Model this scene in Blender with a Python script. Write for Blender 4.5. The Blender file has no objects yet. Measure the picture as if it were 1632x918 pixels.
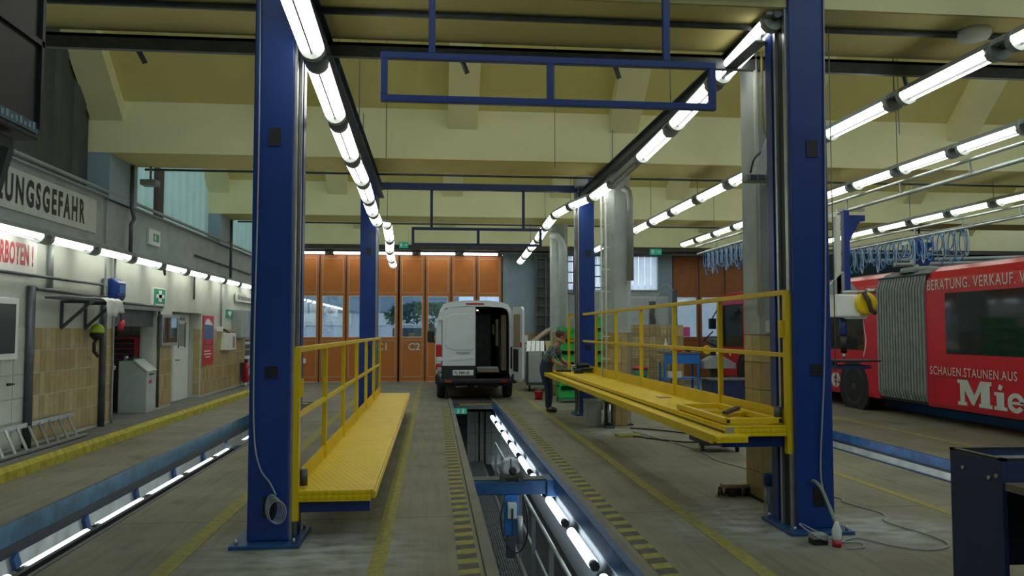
import bpy, bmesh, math, random
from mathutils import Vector, Matrix
random.seed(7)
C = bpy.context.scene
COL = C.collection
PI = math.pi
# ---------------------------------------------------------------- camera
cd = bpy.data.cameras.new('camera'); cam = bpy.data.objects.new('camera', cd); COL.objects.link(cam)
cd.sensor_width = 36.0; cd.lens = 36.0*1270/1632; cd.clip_end = 400
cam.location = (0, 0, 1.7)
cam.rotation_euler = (math.radians(90+3.065), 0, math.radians(-5.658))
C.camera = cam
# ---------------------------------------------------------------- world / exposure
w = bpy.data.worlds.new('overcast_sky'); C.world = w; w.use_nodes = True
nt = w.node_tree; bg = nt.nodes['Background']
tcw = nt.nodes.new('ShaderNodeTexCoord'); nsw = nt.nodes.new('ShaderNodeTexNoise'); crw = nt.nodes.new('ShaderNodeValToRGB')
nsw.inputs['Scale'].default_value = 2.2; nsw.inputs['Detail'].default_value = 4
nt.links.new(tcw.outputs['Generated'], nsw.inputs['Vector']); nt.links.new(nsw.outputs['Fac'], crw.inputs['Fac'])
crw.color_ramp.elements[0].position = .3; crw.color_ramp.elements[0].color = (.50, .66, .92, 1)
crw.color_ramp.elements[1].position = .7; crw.color_ramp.elements[1].color = (.80, .90, 1, 1)
nt.links.new(crw.outputs['Color'], bg.inputs['Color']); bg.inputs['Strength'].default_value = 1.5
C.view_settings.view_transform = 'Standard'; C.view_settings.look = 'None'
C.view_settings.gamma = 1; C.view_settings.use_curve_mapping = False
C.view_settings.exposure = 0.45
TUBE = 4.6       # brightness of the fluorescent tubes
# ---------------------------------------------------------------- materials
M = {}
def mat(n, col, rough=.6, metal=0, var=.12, scale=6, bump=0, bscale=60, emis=0, spec=None, stretch=None, col2=None):
    m = bpy.data.materials.new(n); m.use_nodes = True; t = m.node_tree; b = t.nodes['Principled BSDF']
    b.inputs['Roughness'].default_value = rough; b.inputs['Metallic'].default_value = metal
    if spec is not None: b.inputs['Specular IOR Level'].default_value = spec
    g = t.nodes.new('ShaderNodeNewGeometry'); mp = t.nodes.new('ShaderNodeMapping')
    if stretch: mp.inputs['Scale'].default_value = stretch
    t.links.new(g.outputs['Position'], mp.inputs['Vector'])
    ns = t.nodes.new('ShaderNodeTexNoise'); ns.inputs['Scale'].default_value = scale; ns.inputs['Detail'].default_value = 5
    t.links.new(mp.outputs['Vector'], ns.inputs['Vector'])
    cr = t.nodes.new('ShaderNodeValToRGB'); e = cr.color_ramp.elements
    e[0].position = .3; e[1].position = .7
    c2 = col2 or tuple(c*(1-var) for c in col); c1 = tuple(min(1, c*(1+var)) for c in col) if not col2 else col
    e[0].color = (*c2, 1); e[1].color = (*c1, 1)
    t.links.new(ns.outputs['Fac'], cr.inputs['Fac']); t.links.new(cr.outputs['Color'], b.inputs['Base Color'])
    if bump:
        n2 = t.nodes.new('ShaderNodeTexNoise'); n2.inputs['Scale'].default_value = bscale
        t.links.new(mp.outputs['Vector'], n2.inputs['Vector'])
        bp = t.nodes.new('ShaderNodeBump'); bp.inputs['Strength'].default_value = bump; bp.inputs['Distance'].default_value = .01
        t.links.new(n2.outputs['Fac'], bp.inputs['Height']); t.links.new(bp.outputs['Normal'], b.inputs['Normal'])
    if emis:
        b.inputs['Emission Color'].default_value = (*col, 1); b.inputs['Emission Strength'].default_value = emis
    M[n] = m; return m
mat('concrete', (.17, .165, .125), .75, var=.2, scale=1.5, bump=.25, bscale=30)
mat('pit_wall', (.19, .21, .19), .5, var=.2)
mat('cream', (.72, .68, .38), .7, var=.05, scale=1.2)
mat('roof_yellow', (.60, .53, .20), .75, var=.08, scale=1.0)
mat('wall_grey', (.36, .41, .40), .7, var=.12, scale=3)
mat('wall_white', (.50, .53, .46), .6, var=.10, scale=2)
mat('blue_grey', (.24, .32, .37), .55, var=.08, scale=2)
mat('ochre_tile', (.40, .31, .14), .35, var=.10, scale=9)
mat('ochre_tile_light', (.46, .37, .19), .35, var=.10, scale=9)
mat('ochre_tile_dark', (.34, .26, .11), .35, var=.10, scale=9)
mat('white_tile', (.52, .55, .48), .3, var=.06, scale=9)
mat('grout', (.24, .22, .15), .9, var=.1)
mat('kerb_yellow', (.42, .36, .04), .7, var=.3, scale=9, bump=.3)
mat('pavement', (.14, .14, .12), .8, var=.2, scale=4, bump=.3)
mat('blue_paint', (.009, .040, .215), .32, var=.06, scale=3)
mat('dark_blue', (.012, .025, .085), .45, var=.1)
mat('rail_blue', (.018, .085, .23), .38, var=.35, scale=7, metal=.2)
mat('bench_blue', (.02, .16, .5), .4, var=.1)
mat('yellow_paint', (.72, .50, .004), .42, var=.06, scale=3)
mat('line_yellow', (.36, .31, .035), .75, var=.35, scale=14, col2=(.2, .19, .09))
mat('hazard_dark', (.085, .085, .07), .8, var=.3, scale=14)
mat('steel', (.45, .48, .48), .35, .85, var=.12, scale=10)
mat('sheet', (.80, .84, .76), .25, .75, var=.25, scale=3, bump=.5, bscale=2.5, stretch=(1, 1.6, 1))
mat('dark_steel', (.085, .10, .11), .45, .4, var=.2)
mat('grey_metal', (.30, .33, .32), .5, .3, var=.1)
mat('pale_metal', (.42, .47, .45), .45, .1, var=.08)
mat('galv', (.34, .38, .37), .4, .5, var=.08, scale=6)
mat('matt_sheet', (.40, .45, .45), .5, .7, var=.15, scale=3)
mat('runway_grey', (.035, .055, .075), .4, .3, var=.1)
mat('rail_steel', (.035, .10, .15), .30, .35, var=.5, scale=5)
mat('black', (.012, .013, .014), .5, var=.2)
mat('rubber', (.02, .02, .02), .8, var=.3, bump=.4, bscale=80)
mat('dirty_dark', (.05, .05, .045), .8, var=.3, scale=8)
mat('dark_brown', (.055, .042, .032), .7, var=.2, scale=5)
mat('dark_sheet', (.045, .058, .054), .5, var=.35, scale=1.2)
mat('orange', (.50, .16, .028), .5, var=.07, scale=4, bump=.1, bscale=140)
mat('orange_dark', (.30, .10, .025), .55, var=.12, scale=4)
mat('seam', (.50, .42, .32), .6, var=.05)
mat('red', (.55, .015, .03), .3, var=.05)
mat('red_sign', (.55, .03, .05), .4, var=.05)
mat('pink_red', (.6, .05, .13), .35, var=.05)
mat('bellows', (.21, .24, .22), .7, var=.15)
mat('white_paint', (.62, .66, .68), .28, var=.03)
mat('white', (.72, .75, .70), .45, var=.04)
mat('off_white', (.55, .58, .52), .5, var=.06)
mat('green', (.014, .42, .07), .45, var=.12)
mat('sign_green', (.0, .30, .17), .4, var=.05)
mat('dark_green', (.02, .16, .08), .5, var=.1)
mat('wood', (.34, .25, .15), .6, var=.2, scale=8, stretch=(8, 1, 8))
mat('bench_wood', (.15, .11, .085), .5, var=.2, scale=8, stretch=(1, 8, 8))
mat('skin', (.42, .22, .15), .55, var=.05)
mat('hair', (.07, .035, .02), .8, var=.3, scale=60)
mat('overall', (.018, .03, .055), .85, var=.25, scale=20)
mat('hose_blue', (.04, .15, .34), .45, var=.1)
mat('cable_grey', (.34, .36, .38), .5, var=.05)
mat('cable_green', (.20, .26, .20), .5, var=.05)
mat('lens_red', (.5, .01, .02), .2, var=.05)
mat('tree_green', (.04, .10, .04), .8, var=.4, scale=3)
mat('outdoor_grey', (.60, .63, .66), .8, var=.1)
mat('asphalt', (.30, .31, .32), .9, var=.1)
mat('lime', (.36, .55, .02), .4, var=.1)
mat('grating_dark', (.05, .06, .06), .6, .3, var=.3)
mat('tube', (1, 1, .90), .4, var=0, emis=TUBE)
mat('pit_tube', (.80, .92, 1), .4, var=0, emis=TUBE*.8)
mat('sign_glow', (.01, .30, .20), .4, var=0, emis=.22)
mat('lamp_spot', (1, .95, .85), .4, var=0, emis=6)
def glassy(n, tint, gl=.25, trans=.9, rough=.02):
    m = bpy.data.materials.new(n); m.use_nodes = True; t = m.node_tree; t.nodes.clear()
    o = t.nodes.new('ShaderNodeOutputMaterial'); mx = t.nodes.new('ShaderNodeMixShader'); tr = t.nodes.new('ShaderNodeBsdfTransparent')
    gs = t.nodes.new('ShaderNodeBsdfGlossy'); gs.inputs['Roughness'].default_value = rough; gs.inputs['Color'].default_value = (.9, .95, 1, 1)
    ns = t.nodes.new('ShaderNodeTexNoise'); ns.inputs['Scale'].default_value = 3; cr = t.nodes.new('ShaderNodeValToRGB')
    cr.color_ramp.elements[0].color = (*[c*.85 for c in tint], 1); cr.color_ramp.elements[1].color = (*tint, 1)
    t.links.new(ns.outputs['Fac'], cr.inputs['Fac']); t.links.new(cr.outputs['Color'], tr.inputs['Color'])
    mx.inputs['Fac'].default_value = gl
    t.links.new(tr.outputs[0], mx.inputs[1]); t.links.new(gs.outputs[0], mx.inputs[2]); t.links.new(mx.outputs[0], o.inputs[0]); M[n] = m
glassy('glass', (.85, .92, .96), .30)
glassy('roof_glass', (.72, .74, .66), .1)
glassy('clear_case', (.7, .75, .75), .25)
def translucent(n, c, mixd=.5):
    m = bpy.data.materials.new(n); m.use_nodes = True; t = m.node_tree; t.nodes.clear()
    o = t.nodes.new('ShaderNodeOutputMaterial'); mx = t.nodes.new('ShaderNodeMixShader'); tr = t.nodes.new('ShaderNodeBsdfTranslucent')
    df = t.nodes.new('ShaderNodeBsdfDiffuse'); ns = t.nodes.new('ShaderNodeTexNoise'); ns.inputs['Scale'].default_value = 2
    cr = t.nodes.new('ShaderNodeValToRGB'); cr.color_ramp.elements[0].color = (*[x*.8 for x in c], 1); cr.color_ramp.elements[1].color = (*c, 1)
    g = t.nodes.new('ShaderNodeNewGeometry'); t.links.new(g.outputs['Position'], ns.inputs['Vector'])
    t.links.new(ns.outputs['Fac'], cr.inputs['Fac']); t.links.new(cr.outputs['Color'], tr.inputs['Color']); t.links.new(cr.outputs['Color'], df.inputs['Color'])
    mx.inputs['Fac'].default_value = mixd
    t.links.new(tr.outputs[0], mx.inputs[1]); t.links.new(df.outputs[0], mx.inputs[2]); t.links.new(mx.outputs[0], o.inputs[0]); M[n] = m
translucent('polycarbonate', (.96, 1.0, 1.0), .05)
translucent('green_profile', (.26, .36, .29), .45)
def dark_glass(n, c=(.015, .02, .022), rough=.06):
    mat(n, c, rough, var=.1); M[n].node_tree.nodes['Principled BSDF'].inputs['Specular IOR Level'].default_value = .6
dark_glass('bus_glass'); dark_glass('hood_glass', (.02, .03, .04), .15)
# floor slabs: trowelled concrete, lengthwise tyre streaks, pale drilling dust round the column feet
def floor_mat():
    m = mat('floor_concrete', (.185, .172, .115), .62, var=.22, scale=1.3, bump=.12, bscale=45)
    t = m.node_tree; b = t.nodes['Principled BSDF']; base = b.inputs['Base Color'].links[0].from_socket
    g = t.nodes.new('ShaderNodeNewGeometry')
    def noise(sc, stretch, lo, hi):
        mp = t.nodes.new('ShaderNodeMapping'); mp.inputs['Scale'].default_value = stretch; t.links.new(g.outputs['Position'], mp.inputs['Vector'])
        n = t.nodes.new('ShaderNodeTexNoise'); n.inputs['Scale'].default_value = sc; n.inputs['Detail'].default_value = 6; t.links.new(mp.outputs['Vector'], n.inputs['Vector'])
        r = t.nodes.new('ShaderNodeMapRange'); r.inputs[1].default_value = lo; r.inputs[2].default_value = hi; t.links.new(n.outputs['Fac'], r.inputs[0]); return r.outputs[0]
    def mix(fac, a, c, mode='MIX'):
        x = t.nodes.new('ShaderNodeMix'); x.data_type = 'RGBA'; x.blend_type = mode
        if isinstance(fac, float): x.inputs[0].default_value = fac
        else: t.links.new(fac, x.inputs[0])
        t.links.new(a, x.inputs[6]); x.inputs[7].default_value = (*c, 1); return x.outputs[2]
    def mul(a, k):
        x = t.nodes.new('ShaderNodeMath'); x.operation = 'MULTIPLY'; t.links.new(a, x.inputs[0]); x.inputs[1].default_value = k
        return x.outputs[0]
    c = mix(mul(noise(3, (5, .22, 1), .48, .72), .45), base, (.08, .08, .065))
    c = mix(mul(noise(9, (8, .12, 1), .5, .8), .35), c, (.26, .26, .2))
    c = mix(mul(noise(2.2, (1, .7, 1), .62, .72), .6), c, (.05, .05, .042))
    for (x, y, r) in ((-.9, 6.3, 1.1), (2.9, 6.9, 1.1), (3.9, 6.6, .8), (3.0, 13.2, .9)):
        s = t.nodes.new('ShaderNodeVectorMath'); s.operation = 'DISTANCE'; t.links.new(g.outputs['Position'], s.inputs[0]); s.inputs[1].default_value = (x, y, 0)
        r1 = t.nodes.new('ShaderNodeMapRange'); t.links.new(s.outputs['Value'], r1.inputs[0]); r1.inputs[1].default_value = .25; r1.inputs[2].default_value = r; r1.inputs[3].default_value = 1; r1.inputs[4].default_value = 0
        n = noise(4, (1, 2, 1), .3, .65); mm = t.nodes.new('ShaderNodeMath'); mm.operation = 'MULTIPLY'; t.links.new(r1.outputs[0], mm.inputs[0]); t.links.new(n, mm.inputs[1])
        c = mix(mul(mm.outputs[0], .9), c, (.42, .45, .42))
    t.links.new(c, b.inputs['Base Color'])
floor_mat()
# checker plate: raised lozenges as fine relief
def plate_mat():
    m = mat('yellow_plate', (.74, .51, .003), .42, spec=.3, var=.06, scale=3); t = m.node_tree; b = t.nodes['Principled BSDF']
    g = t.nodes.new('ShaderNodeNewGeometry'); hs = []
    for a in (45, -45):
        mp = t.nodes.new('ShaderNodeMapping'); mp.inputs['Rotation'].default_value = (math.radians(a)*0, 0, math.radians(a)); mp.inputs['Scale'].default_value = (26, 9, 26)
        t.links.new(g.outputs['Position'], mp.inputs['Vector'])
        v = t.nodes.new('ShaderNodeTexVoronoi'); v.inputs['Scale'].default_value = 1; v.inputs['Randomness'].default_value = 0; t.links.new(mp.outputs['Vector'], v.inputs['Vector']); hs.append(v.outputs['Distance'])
    mn = t.nodes.new('ShaderNodeMath'); mn.operation = 'MINIMUM'; t.links.new(hs[0], mn.inputs[0]); t.links.new(hs[1], mn.inputs[1])
    bp = t.nodes.new('ShaderNodeBump'); bp.inputs['Strength'].default_value = .9; bp.inputs['Distance'].default_value = .01; bp.invert = True
    t.links.new(mn.outputs[0], bp.inputs['Height']); t.links.new(bp.outputs['Normal'], b.inputs['Normal'])
plate_mat()
def plaid():
    m = mat('plaid', (.10, .14, .13), .85, var=.1); t = m.node_tree; b = t.nodes['Principled BSDF']
    g = t.nodes.new('ShaderNodeNewGeometry'); ck = t.nodes.new('ShaderNodeTexChecker'); ck.inputs['Scale'].default_value = 22
    ck.inputs['Color1'].default_value = (.16, .2, .19, 1); ck.inputs['Color2'].default_value = (.04, .07, .07, 1)
    t.links.new(g.outputs['Position'], ck.inputs['Vector']); t.links.new(ck.outputs['Color'], b.inputs['Base Color'])
plaid()
# ---------------------------------------------------------------- mesh builder
class MB:
    def __init__(s): s.v = []; s.f = []; s.sm = []
    def add(s, vs, fs, smooth=False):
        o = len(s.v); s.v += [tuple(v) for v in vs]; s.f += [tuple(i+o for i in f) for f in fs]; s.sm += [smooth]*len(fs); return s
    def box(s, x0, x1, y0, y1, z0, z1):
        v = [(x0,y0,z0),(x1,y0,z0),(x1,y1,z0),(x0,y1,z0),(x0,y0,z1),(x1,y0,z1),(x1,y1,z1),(x0,y1,z1)]
        return s.add(v, [(0,3,2,1),(4,5,6,7),(0,1,5,4),(1,2,6,5),(2,3,7,6),(3,0,4,7)])
    def bar(s, p, q, w, h=None, up=(0,0,1)):
        h = h or w; p = Vector(p); q = Vector(q); d = (q-p).normalized(); u = Vector(up)
        if abs(d.dot(u)) > .99: u = Vector((0,1,0))
        r = d.cross(u).normalized()*w/2; u = r.cross(d).normalized()*h/2
        v = [p-r-u, p+r-u, p+r+u, p-r+u, q-r-u, q+r-u, q+r+u, q-r+u]
        return s.add(v, [(0,1,2,3),(7,6,5,4),(0,4,5,1),(1,5,6,2),(2,6,7,3),(3,7,4,0)])
    def tube(s, p, q, r, n=10, r2=None, caps=True):
        return s.sweep([p, q], r, n, r2=r2, caps=caps)
    def sweep(s, pts, r, n=8, r2=None, caps=True, closed=False):
        pts = [Vector(p) for p in pts]
        if r <= .02 and len(pts) > 3 and not closed:      # thin cables bend smoothly
            q = []; e = [pts[0]]+pts+[pts[-1]]
            for i in range(1, len(e)-2):
                for t in (0, .25, .5, .75):
                    a, b, c, d = e[i-1], e[i], e[i+1], e[i+2]
                    q.append(.5*((2*b)+(c-a)*t+(2*a-5*b+4*c-d)*t*t+(3*b-a-3*c+d)*t**3))
            pts = q+[pts[-1]]
        k = len(pts); vs = []; prev = None
        for i, p in enumerate(pts):
            a = pts[(i-1) % k] if (i or closed) else p; b = pts[(i+1) % k] if (i < k-1 or closed) else p
            d = (b-a).normalized()
            if prev is None: u = Vector((0,0,1)) if abs(d.z) < .9 else Vector((1,0,0))
            else: u = prev
            x = d.cross(u).normalized(); u = x.cross(d).normalized(); prev = u
            rr = r if r2 is None else r+(r2-r)*i/(k-1)
            vs += [p+x*math.cos(2*PI*j/n)*rr+u*math.sin(2*PI*j/n)*rr for j in range(n)]
        fs = []
        for i in range(k if closed else k-1):
            a = i*n; b = ((i+1) % k)*n
            fs += [(a+j, a+(j+1) % n, b+(j+1) % n, b+j) for j in range(n)]
        s.add(vs, fs, True)
        if caps and not closed:
            o = len(s.v)-len(vs); s.f += [tuple(o+j for j in range(n))[::-1], tuple(o+(k-1)*n+j for j in range(n))]; s.sm += [False]*2
        return s
    def prism(s, poly, axis, a, b):
        # poly: 2D points in the plane normal to axis (x: (y,z), y: (x,z), z: (x,y))
        def P(u, v, t): return {'x': (t,u,v), 'y': (u,t,v), 'z': (u,v,t)}[axis]
        n = len(poly); vs = [P(u,v,a) for u,v in poly]+[P(u,v,b) for u,v in poly]
        ar = sum(poly[i][0]*poly[(i+1)%n][1]-poly[(i+1)%n][0]*poly[i][1] for i in range(n))
        fl = (ar > 0) ^ (axis == 'y') ^ (b < a)
        fs = [tuple(range(n))[::-1], tuple(range(n, 2*n))]+[(i, (i+1)%n, n+(i+1)%n, n+i) for i in range(n)]
        if not fl: fs = [f[::-1] for f in fs]
        return s.add(vs, fs)
    def lathe(s, c, prof, axis='z', n=20):
        # prof: (radius, height along axis)
        vs = []
        for r, h in prof:
            for j in range(n):
                a = 2*PI*j/n; u, v = r*math.cos(a), r*math.sin(a)
                o = {'z': (u,v,h), 'x': (h,u,v), 'y': (v,h,u)}[axis]; vs.append((c[0]+o[0], c[1]+o[1], c[2]+o[2]))
        fs = [(i*n+j, i*n+(j+1)%n, (i+1)*n+(j+1)%n, (i+1)*n+j) for i in range(len(prof)-1) for j in range(n)]
        o = len(s.v); s.add(vs, fs, True)
        s.f += [tuple(o+j for j in range(n))[::-1], tuple(o+(len(prof)-1)*n+j for j in range(n))]; s.sm += [False]*2
        return s
    def mesh(s, name, m, off=(0,0,0)):
        me = bpy.data.meshes.new(name); me.from_pydata([(v[0]-off[0], v[1]-off[1], v[2]-off[2]) for v in s.v], [], s.f)
        me.materials.append(M[m]); me.polygons.foreach_set('use_smooth', s.sm); me.update(); return me
def wloc(o):
    v = Vector((0,0,0))
    while o: v += Vector(o.location); o = o.parent
    return v
def tag(o, label=None, cat=None, group=None, kind=None):
    if label: o['label'] = label
    if cat: o['category'] = cat
    if group: o['group'] = group
    if kind: o['kind'] = kind
    return o
def obj(name, mb, m, parent=None, bevel=0, label=None, kind=None):
    off = wloc(parent) if parent else (0,0,0)
    o = bpy.data.objects.new(name, mb.mesh(name, m, off)); COL.objects.link(o); o.parent = parent
    if bevel:
        b = o.modifiers.new('bevel', 'BEVEL'); b.width = bevel; b.segments = 2; b.limit_method = 'ANGLE'
    if label: o['label'] = label
    if kind: o['kind'] = kind
    return o
def thing(name, loc, label, cat, group=None, kind=None):
    o = bpy.data.objects.new(name, None); COL.objects.link(o); o.location = loc; o.empty_display_size = .1
    return tag(o, label, cat, group, kind)
def solo(name, mb, m, label, cat, group=None, bevel=0): return tag(obj(name, mb, m, None, bevel), label, cat, group)
def struct(name, mb, m, bevel=0, parent=None):
    o = obj(name, mb, m, parent, bevel)
    if parent is None: o['kind'] = 'structure'
    return o
def sroot(name, loc=(0,0,0)):
    o = bpy.data.objects.new(name, None); COL.objects.link(o); o.location = loc; o['kind'] = 'structure'; return o
def kids(o): return [c for c in bpy.data.objects if c.parent == o]
def copy_tree(o, tree=None, parent=None):
    c = o.copy(); COL.objects.link(c)
    if parent: c.parent = parent
    for ch in tree_of(o): copy_tree(ch, parent=c)
    return c
_tree = {}
def tree_of(o):
    if o.name not in _tree: _tree[o.name] = list(o.children)
    return _tree[o.name]
def B(*a): return MB().box(*a)
dg = bpy.context.evaluated_depsgraph_get
def text(s, name, size, org, right, up, m, parent, xs=1.0, bold=0, depth=.004, align='LEFT', spacing=1):
    cu = bpy.data.curves.new(name, 'FONT'); cu.body = s; cu.size = 1; cu.extrude = 0; cu.offset = bold; cu.align_x = align; cu.space_character = spacing; cu.resolution_u = 3
    t = bpy.data.objects.new(name, cu); COL.objects.link(t); bpy.context.view_layer.update()
    me = bpy.data.meshes.new_from_object(t.evaluated_get(dg())); bpy.data.objects.remove(t)
    r = Vector(right); u = Vector(up); n = r.cross(u); org = Vector(org); off = wloc(parent) if parent else Vector((0,0,0))
    for v in me.vertices:
        v.co = org+r*(v.co.x*size*xs)+u*(v.co.y*size)+n*depth-off
    me.materials.clear(); me.materials.append(M[m]); o = bpy.data.objects.new(name, me); COL.objects.link(o); o.parent = parent
    return o
NTH = ['first','second','third','fourth','fifth','sixth','seventh','eighth','ninth','tenth','eleventh','twelfth','thirteenth','fourteenth','fifteenth','sixteenth','seventeenth','eighteenth','nineteenth','twentieth']
YB, YF = -12.0, 27.2      # hall back / front
# ================================================================= FLOOR AND PITS
PITS = [(-3.68, -2.80, 19.5), (.465, 1.45, 21.0), (5.82, 6.75, 21.0), (10.14, 10.95, 17.0)]
strips = [(-4.78, -3.72), (-2.76, .375), (1.53, 5.78), (6.79, 10.1), (10.99, 22.0)]
sub = MB()
for a, b in ((-5.6, -3.72), (-2.76, .375), (1.53, 5.78), (6.79, 10.1), (10.99, 22.2)): sub.box(a, b, YB, YF+.3, -.4, -.03)
for (a, b, ye) in PITS: sub.box(a-.05, b+.08, ye, YF+.3, -.4, -.03)
floor = struct('floor', sub, 'concrete')
ycuts = [YB, -8.7, -5.5, -2.3, .9, 4.2, 7.42, 10.65, 13.9, 17.1, 20.3, 23.5, 27.3]
for a, b in strips:
    for i in range(len(ycuts)-1):
        o = obj('slab', B(a+.004, b-.004, ycuts[i]+.005, ycuts[i+1]-.005, -.03, 0), 'floor_concrete', floor)
for (a, b, ye) in PITS:
    obj('slab', B(a-.04, b+.075, ye, YF, -.03, 0), 'floor_concrete', floor)
apron = struct('floor_apron', B(-30, 40, 27.6, 90, -.2, -.04), 'asphalt')
for k, (a, b, ye) in enumerate(PITS):
    p = sroot('pit', (0,0,0)); y0 = YB+3
    far = 1 if k == 0 else (0 if k == 1 else 2)
    # concrete / steel edging
    if k != 1:
        obj('edge_rail', B(a-.04, a, y0, ye, -.18, .012) if k != 3 else B(10.05, 10.14, y0, ye, .0, .15), 'rail_steel' if k == 0 else ('bench_blue' if k == 3 else 'rail_blue'), p, .004)  # rail under the bus takes a brighter blue in place of light
        obj('edge_rail', B(b, b+.04, y0, ye, -.18 if k != 2 else -.13, .004), 'dark_steel' if k == 0 else 'rail_blue', p, .004)
    else:
        obj('concrete_curb', B(.375, a, y0, ye, -.35, .02), 'concrete', p, .006)
        obj('edge_rail', B(1.38, b, y0, 18.5, -.13, .03), 'rail_blue', p, .006)
        obj('concrete_curb', B(b, 1.53, y0, ye, -.35, .008), 'concrete', p, .006)
    obj('gap_strip', B(a-.02, a+.0, y0, ye, -.28, -.18), 'black', p); obj('gap_strip', B(b, b+.02, y0, ye, -.28, -.18) if k != 2 else B(b, b+.02, y0, ye, -.165, -.13), 'black', p)
    if k != 1:
        obj('lining_sheet', B(a-.04, a-.01, y0, ye, -1.5, -.28), 'sheet', p)
        obj('lining_sheet', B(b+.01, b+.04, y0, ye, -1.5, -.28 if k != 2 else -.165), 'sheet', p)
    else:
        obj('lining_wall', B(a-.1, a, y0, ye, -1.55, -.35), 'pit_wall', p)
        obj('reflector_sheet', MB().prism([(1.45,-.13),(1.44,-.13),(1.425,-.20),(1.435,-.20)], 'y', y0, 18.4), 'matt_sheet', p); obj('reflector_back', B(1.44, 1.45, y0, 18.4, -.40, -.13), 'dark_steel', p)
        obj('lining_wall', B(2.3, 2.4, y0, ye, -2.2, 0-.4), 'pit_wall', p); obj('cellar_ceiling', B(1.46, 2.3, y0, ye, -.42, -.405), 'pit_wall', p)
    obj('end_wall', B(a-.05, (b+.05) if k != 1 else 2.3, ye, ye+.1, -2.2, -.03), 'pit_wall', p)
    g = MB(); yy = 2.0 if k == 1 else 4
    g.box(a, b, y0, ye, -1.62, -1.60)
    if k == 1: g.box(b, 2.3, y0, ye, -2.2, -2.18)
    obj('pit_floor', g, 'dirty_dark', p)
    if k in (0, 2):
        for y in [v*1.45+3.2 for v in range(9)]:
            s = MB().bar((a+.012, y, -.28), (a+.012, y+.35, -.95), .03, .09); obj('brace', s, 'rail_blue', p)
# grating of the centre pit
gr = thing('walkway_grating', (.95, 9, -1.5), 'dark steel grating walkway at the bottom of the centre pit', 'grating')
m = MB()
for i in range(22): m.box(.48+i*.034, .486+i*.034, 3, 19.8, -1.53, -1.5)
for i in range(150): m.box(.48, 1.22, 3+i*.112, 3.008+i*.112, -1.525, -1.503)
obj('bearing_bars', m, 'grey_metal', gr, kind='stuff'); obj('frame', B(1.2, 1.24, 3, 19.8, -1.56, -1.48).box(.465, .48, 3, 19.8, -1.56, -1.5), 'galv', gr)
# pit handrail
hr = thing('pit_handrail', (1.24, 9, -1.5), 'galvanised handrail along the walkway down inside the centre pit', 'handrail')
obj('top_rail', MB().tube((1.24, 4, -.52), (1.24, 15.8, -.52), .022), 'galv', hr); obj('middle_rail', MB().tube((1.26, 4, -1.0), (1.26, 15.8, -1.0), .02), 'galv', hr)
for i in range(8): obj('post', MB().bar((1.24, 5.4+i*1.48, -1.5), (1.24, 5.4+i*1.48, -.52), .05, .01), 'galv', hr)
# far end of the centre pit: cover plates, yellow bar, pale tiled end
cv = thing('pit_cover', (.95, 19.5, 0), 'dark steel cover plates over the pit end beneath the white van', 'pit cover')
for i in range(4): obj('plate', B(.47, 1.44, 18.75+i*.56, 19.29+i*.56, -.05, -.01), 'dirty_dark', cv)
obj('yellow_bar', B(.62, 1.36, 18.55, 18.66, -.04, .0), 'line_yellow', cv); obj('cross_channel', B(.47, 1.44, 18.42, 18.5, -.1, -.02), 'dark_steel', cv)
cv2 = thing('pit_cover', (-3.24, 17.3, 0), 'dark cover with yellow bar closing the far end of the left pit', 'pit cover')
for i in range(4): obj('plate', B(-3.67, -2.81, 17.5+i*.5, 17.97+i*.5, -.05, -.012), 'dirty_dark', cv2)
obj('yellow_bar', B(-3.6, -2.9, 19.1, 19.2, -.012, .004), 'lime', cv2)
e = thing('exit_sign', (.62, 18.3, -.12), 'small green exit sign with down arrow at the far end of the centre pit', 'sign')
obj('panel', B(.5, .78, 18.34, 18.37, -.2, -.07), 'sign_glow', e)
obj('arrow', MB().prism([(.57,-.09),(.60,-.09),(.60,-.14),(.62,-.14),(.585,-.18),(.55,-.14),(.57,-.14)], 'y', 18.334, 18.34), 'white', e)
obj('door_symbol', B(.67, .72, 18.334, 18.34, -.18, -.09), 'white', e)
m = MB(); td = thing('pit_end_partition', (1.2, 19.9, -1.6), 'pale tiled partition standing at the bottom of the centre pit far end', 'partition')
for i in range(6):
    for j in range(5): obj('tile', B(.86+i*.2, 1.05+i*.2, 19.86, 19.9, -1.6+j*.26, -1.35+j*.26), 'off_white', td)
for i in range(2): obj('pipe', MB().tube((1.15+i*.14, 19.8, -1.6), (1.15+i*.14, 19.8, -.3), .02), 'dark_steel', td)
# cross beam trolley with reel and hanging jack
jk = thing('pit_jack_beam', (.95, 9.3, 0), 'blue pit jack beam with cable reel and hanging jack across the centre pit', 'pit jack')
obj('beam', B(.46, 1.34, 9.16, 9.36, -.17, -.02), 'rail_blue', jk, .008); obj('top_plate', B(.46, 1.34, 9.2, 9.42, -.02, -.005), 'dark_steel', jk)
obj('end_bracket', B(1.30, 1.42, 9.1, 9.42, -.19, -.0), 'rail_blue', jk, .01)
r = obj('reel', MB().lathe((.9, 9.25, .115), [(.085,-.035),(.125,-.035),(.125,-.02),(.105,-.018),(.105,.018),(.125,.02),(.125,.035),(.085,.035)], 'y', 28), 'steel', jk)
obj('reel_core', MB().lathe((.9, 9.25, .115), [(.085,-.028),(.085,.028)], 'y', 24), 'dark_steel', jk); obj('reel_spoke', MB().bar((.9, 9.215, .04), (.9, 9.215, .23), .012), 'black', jk)
obj('reel_hub', MB().lathe((.92, 9.2, .09), [(.012,-.03),(.035,-.028),(.045,0),(.045,.05)], 'y', 16), 'black', jk)
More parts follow.
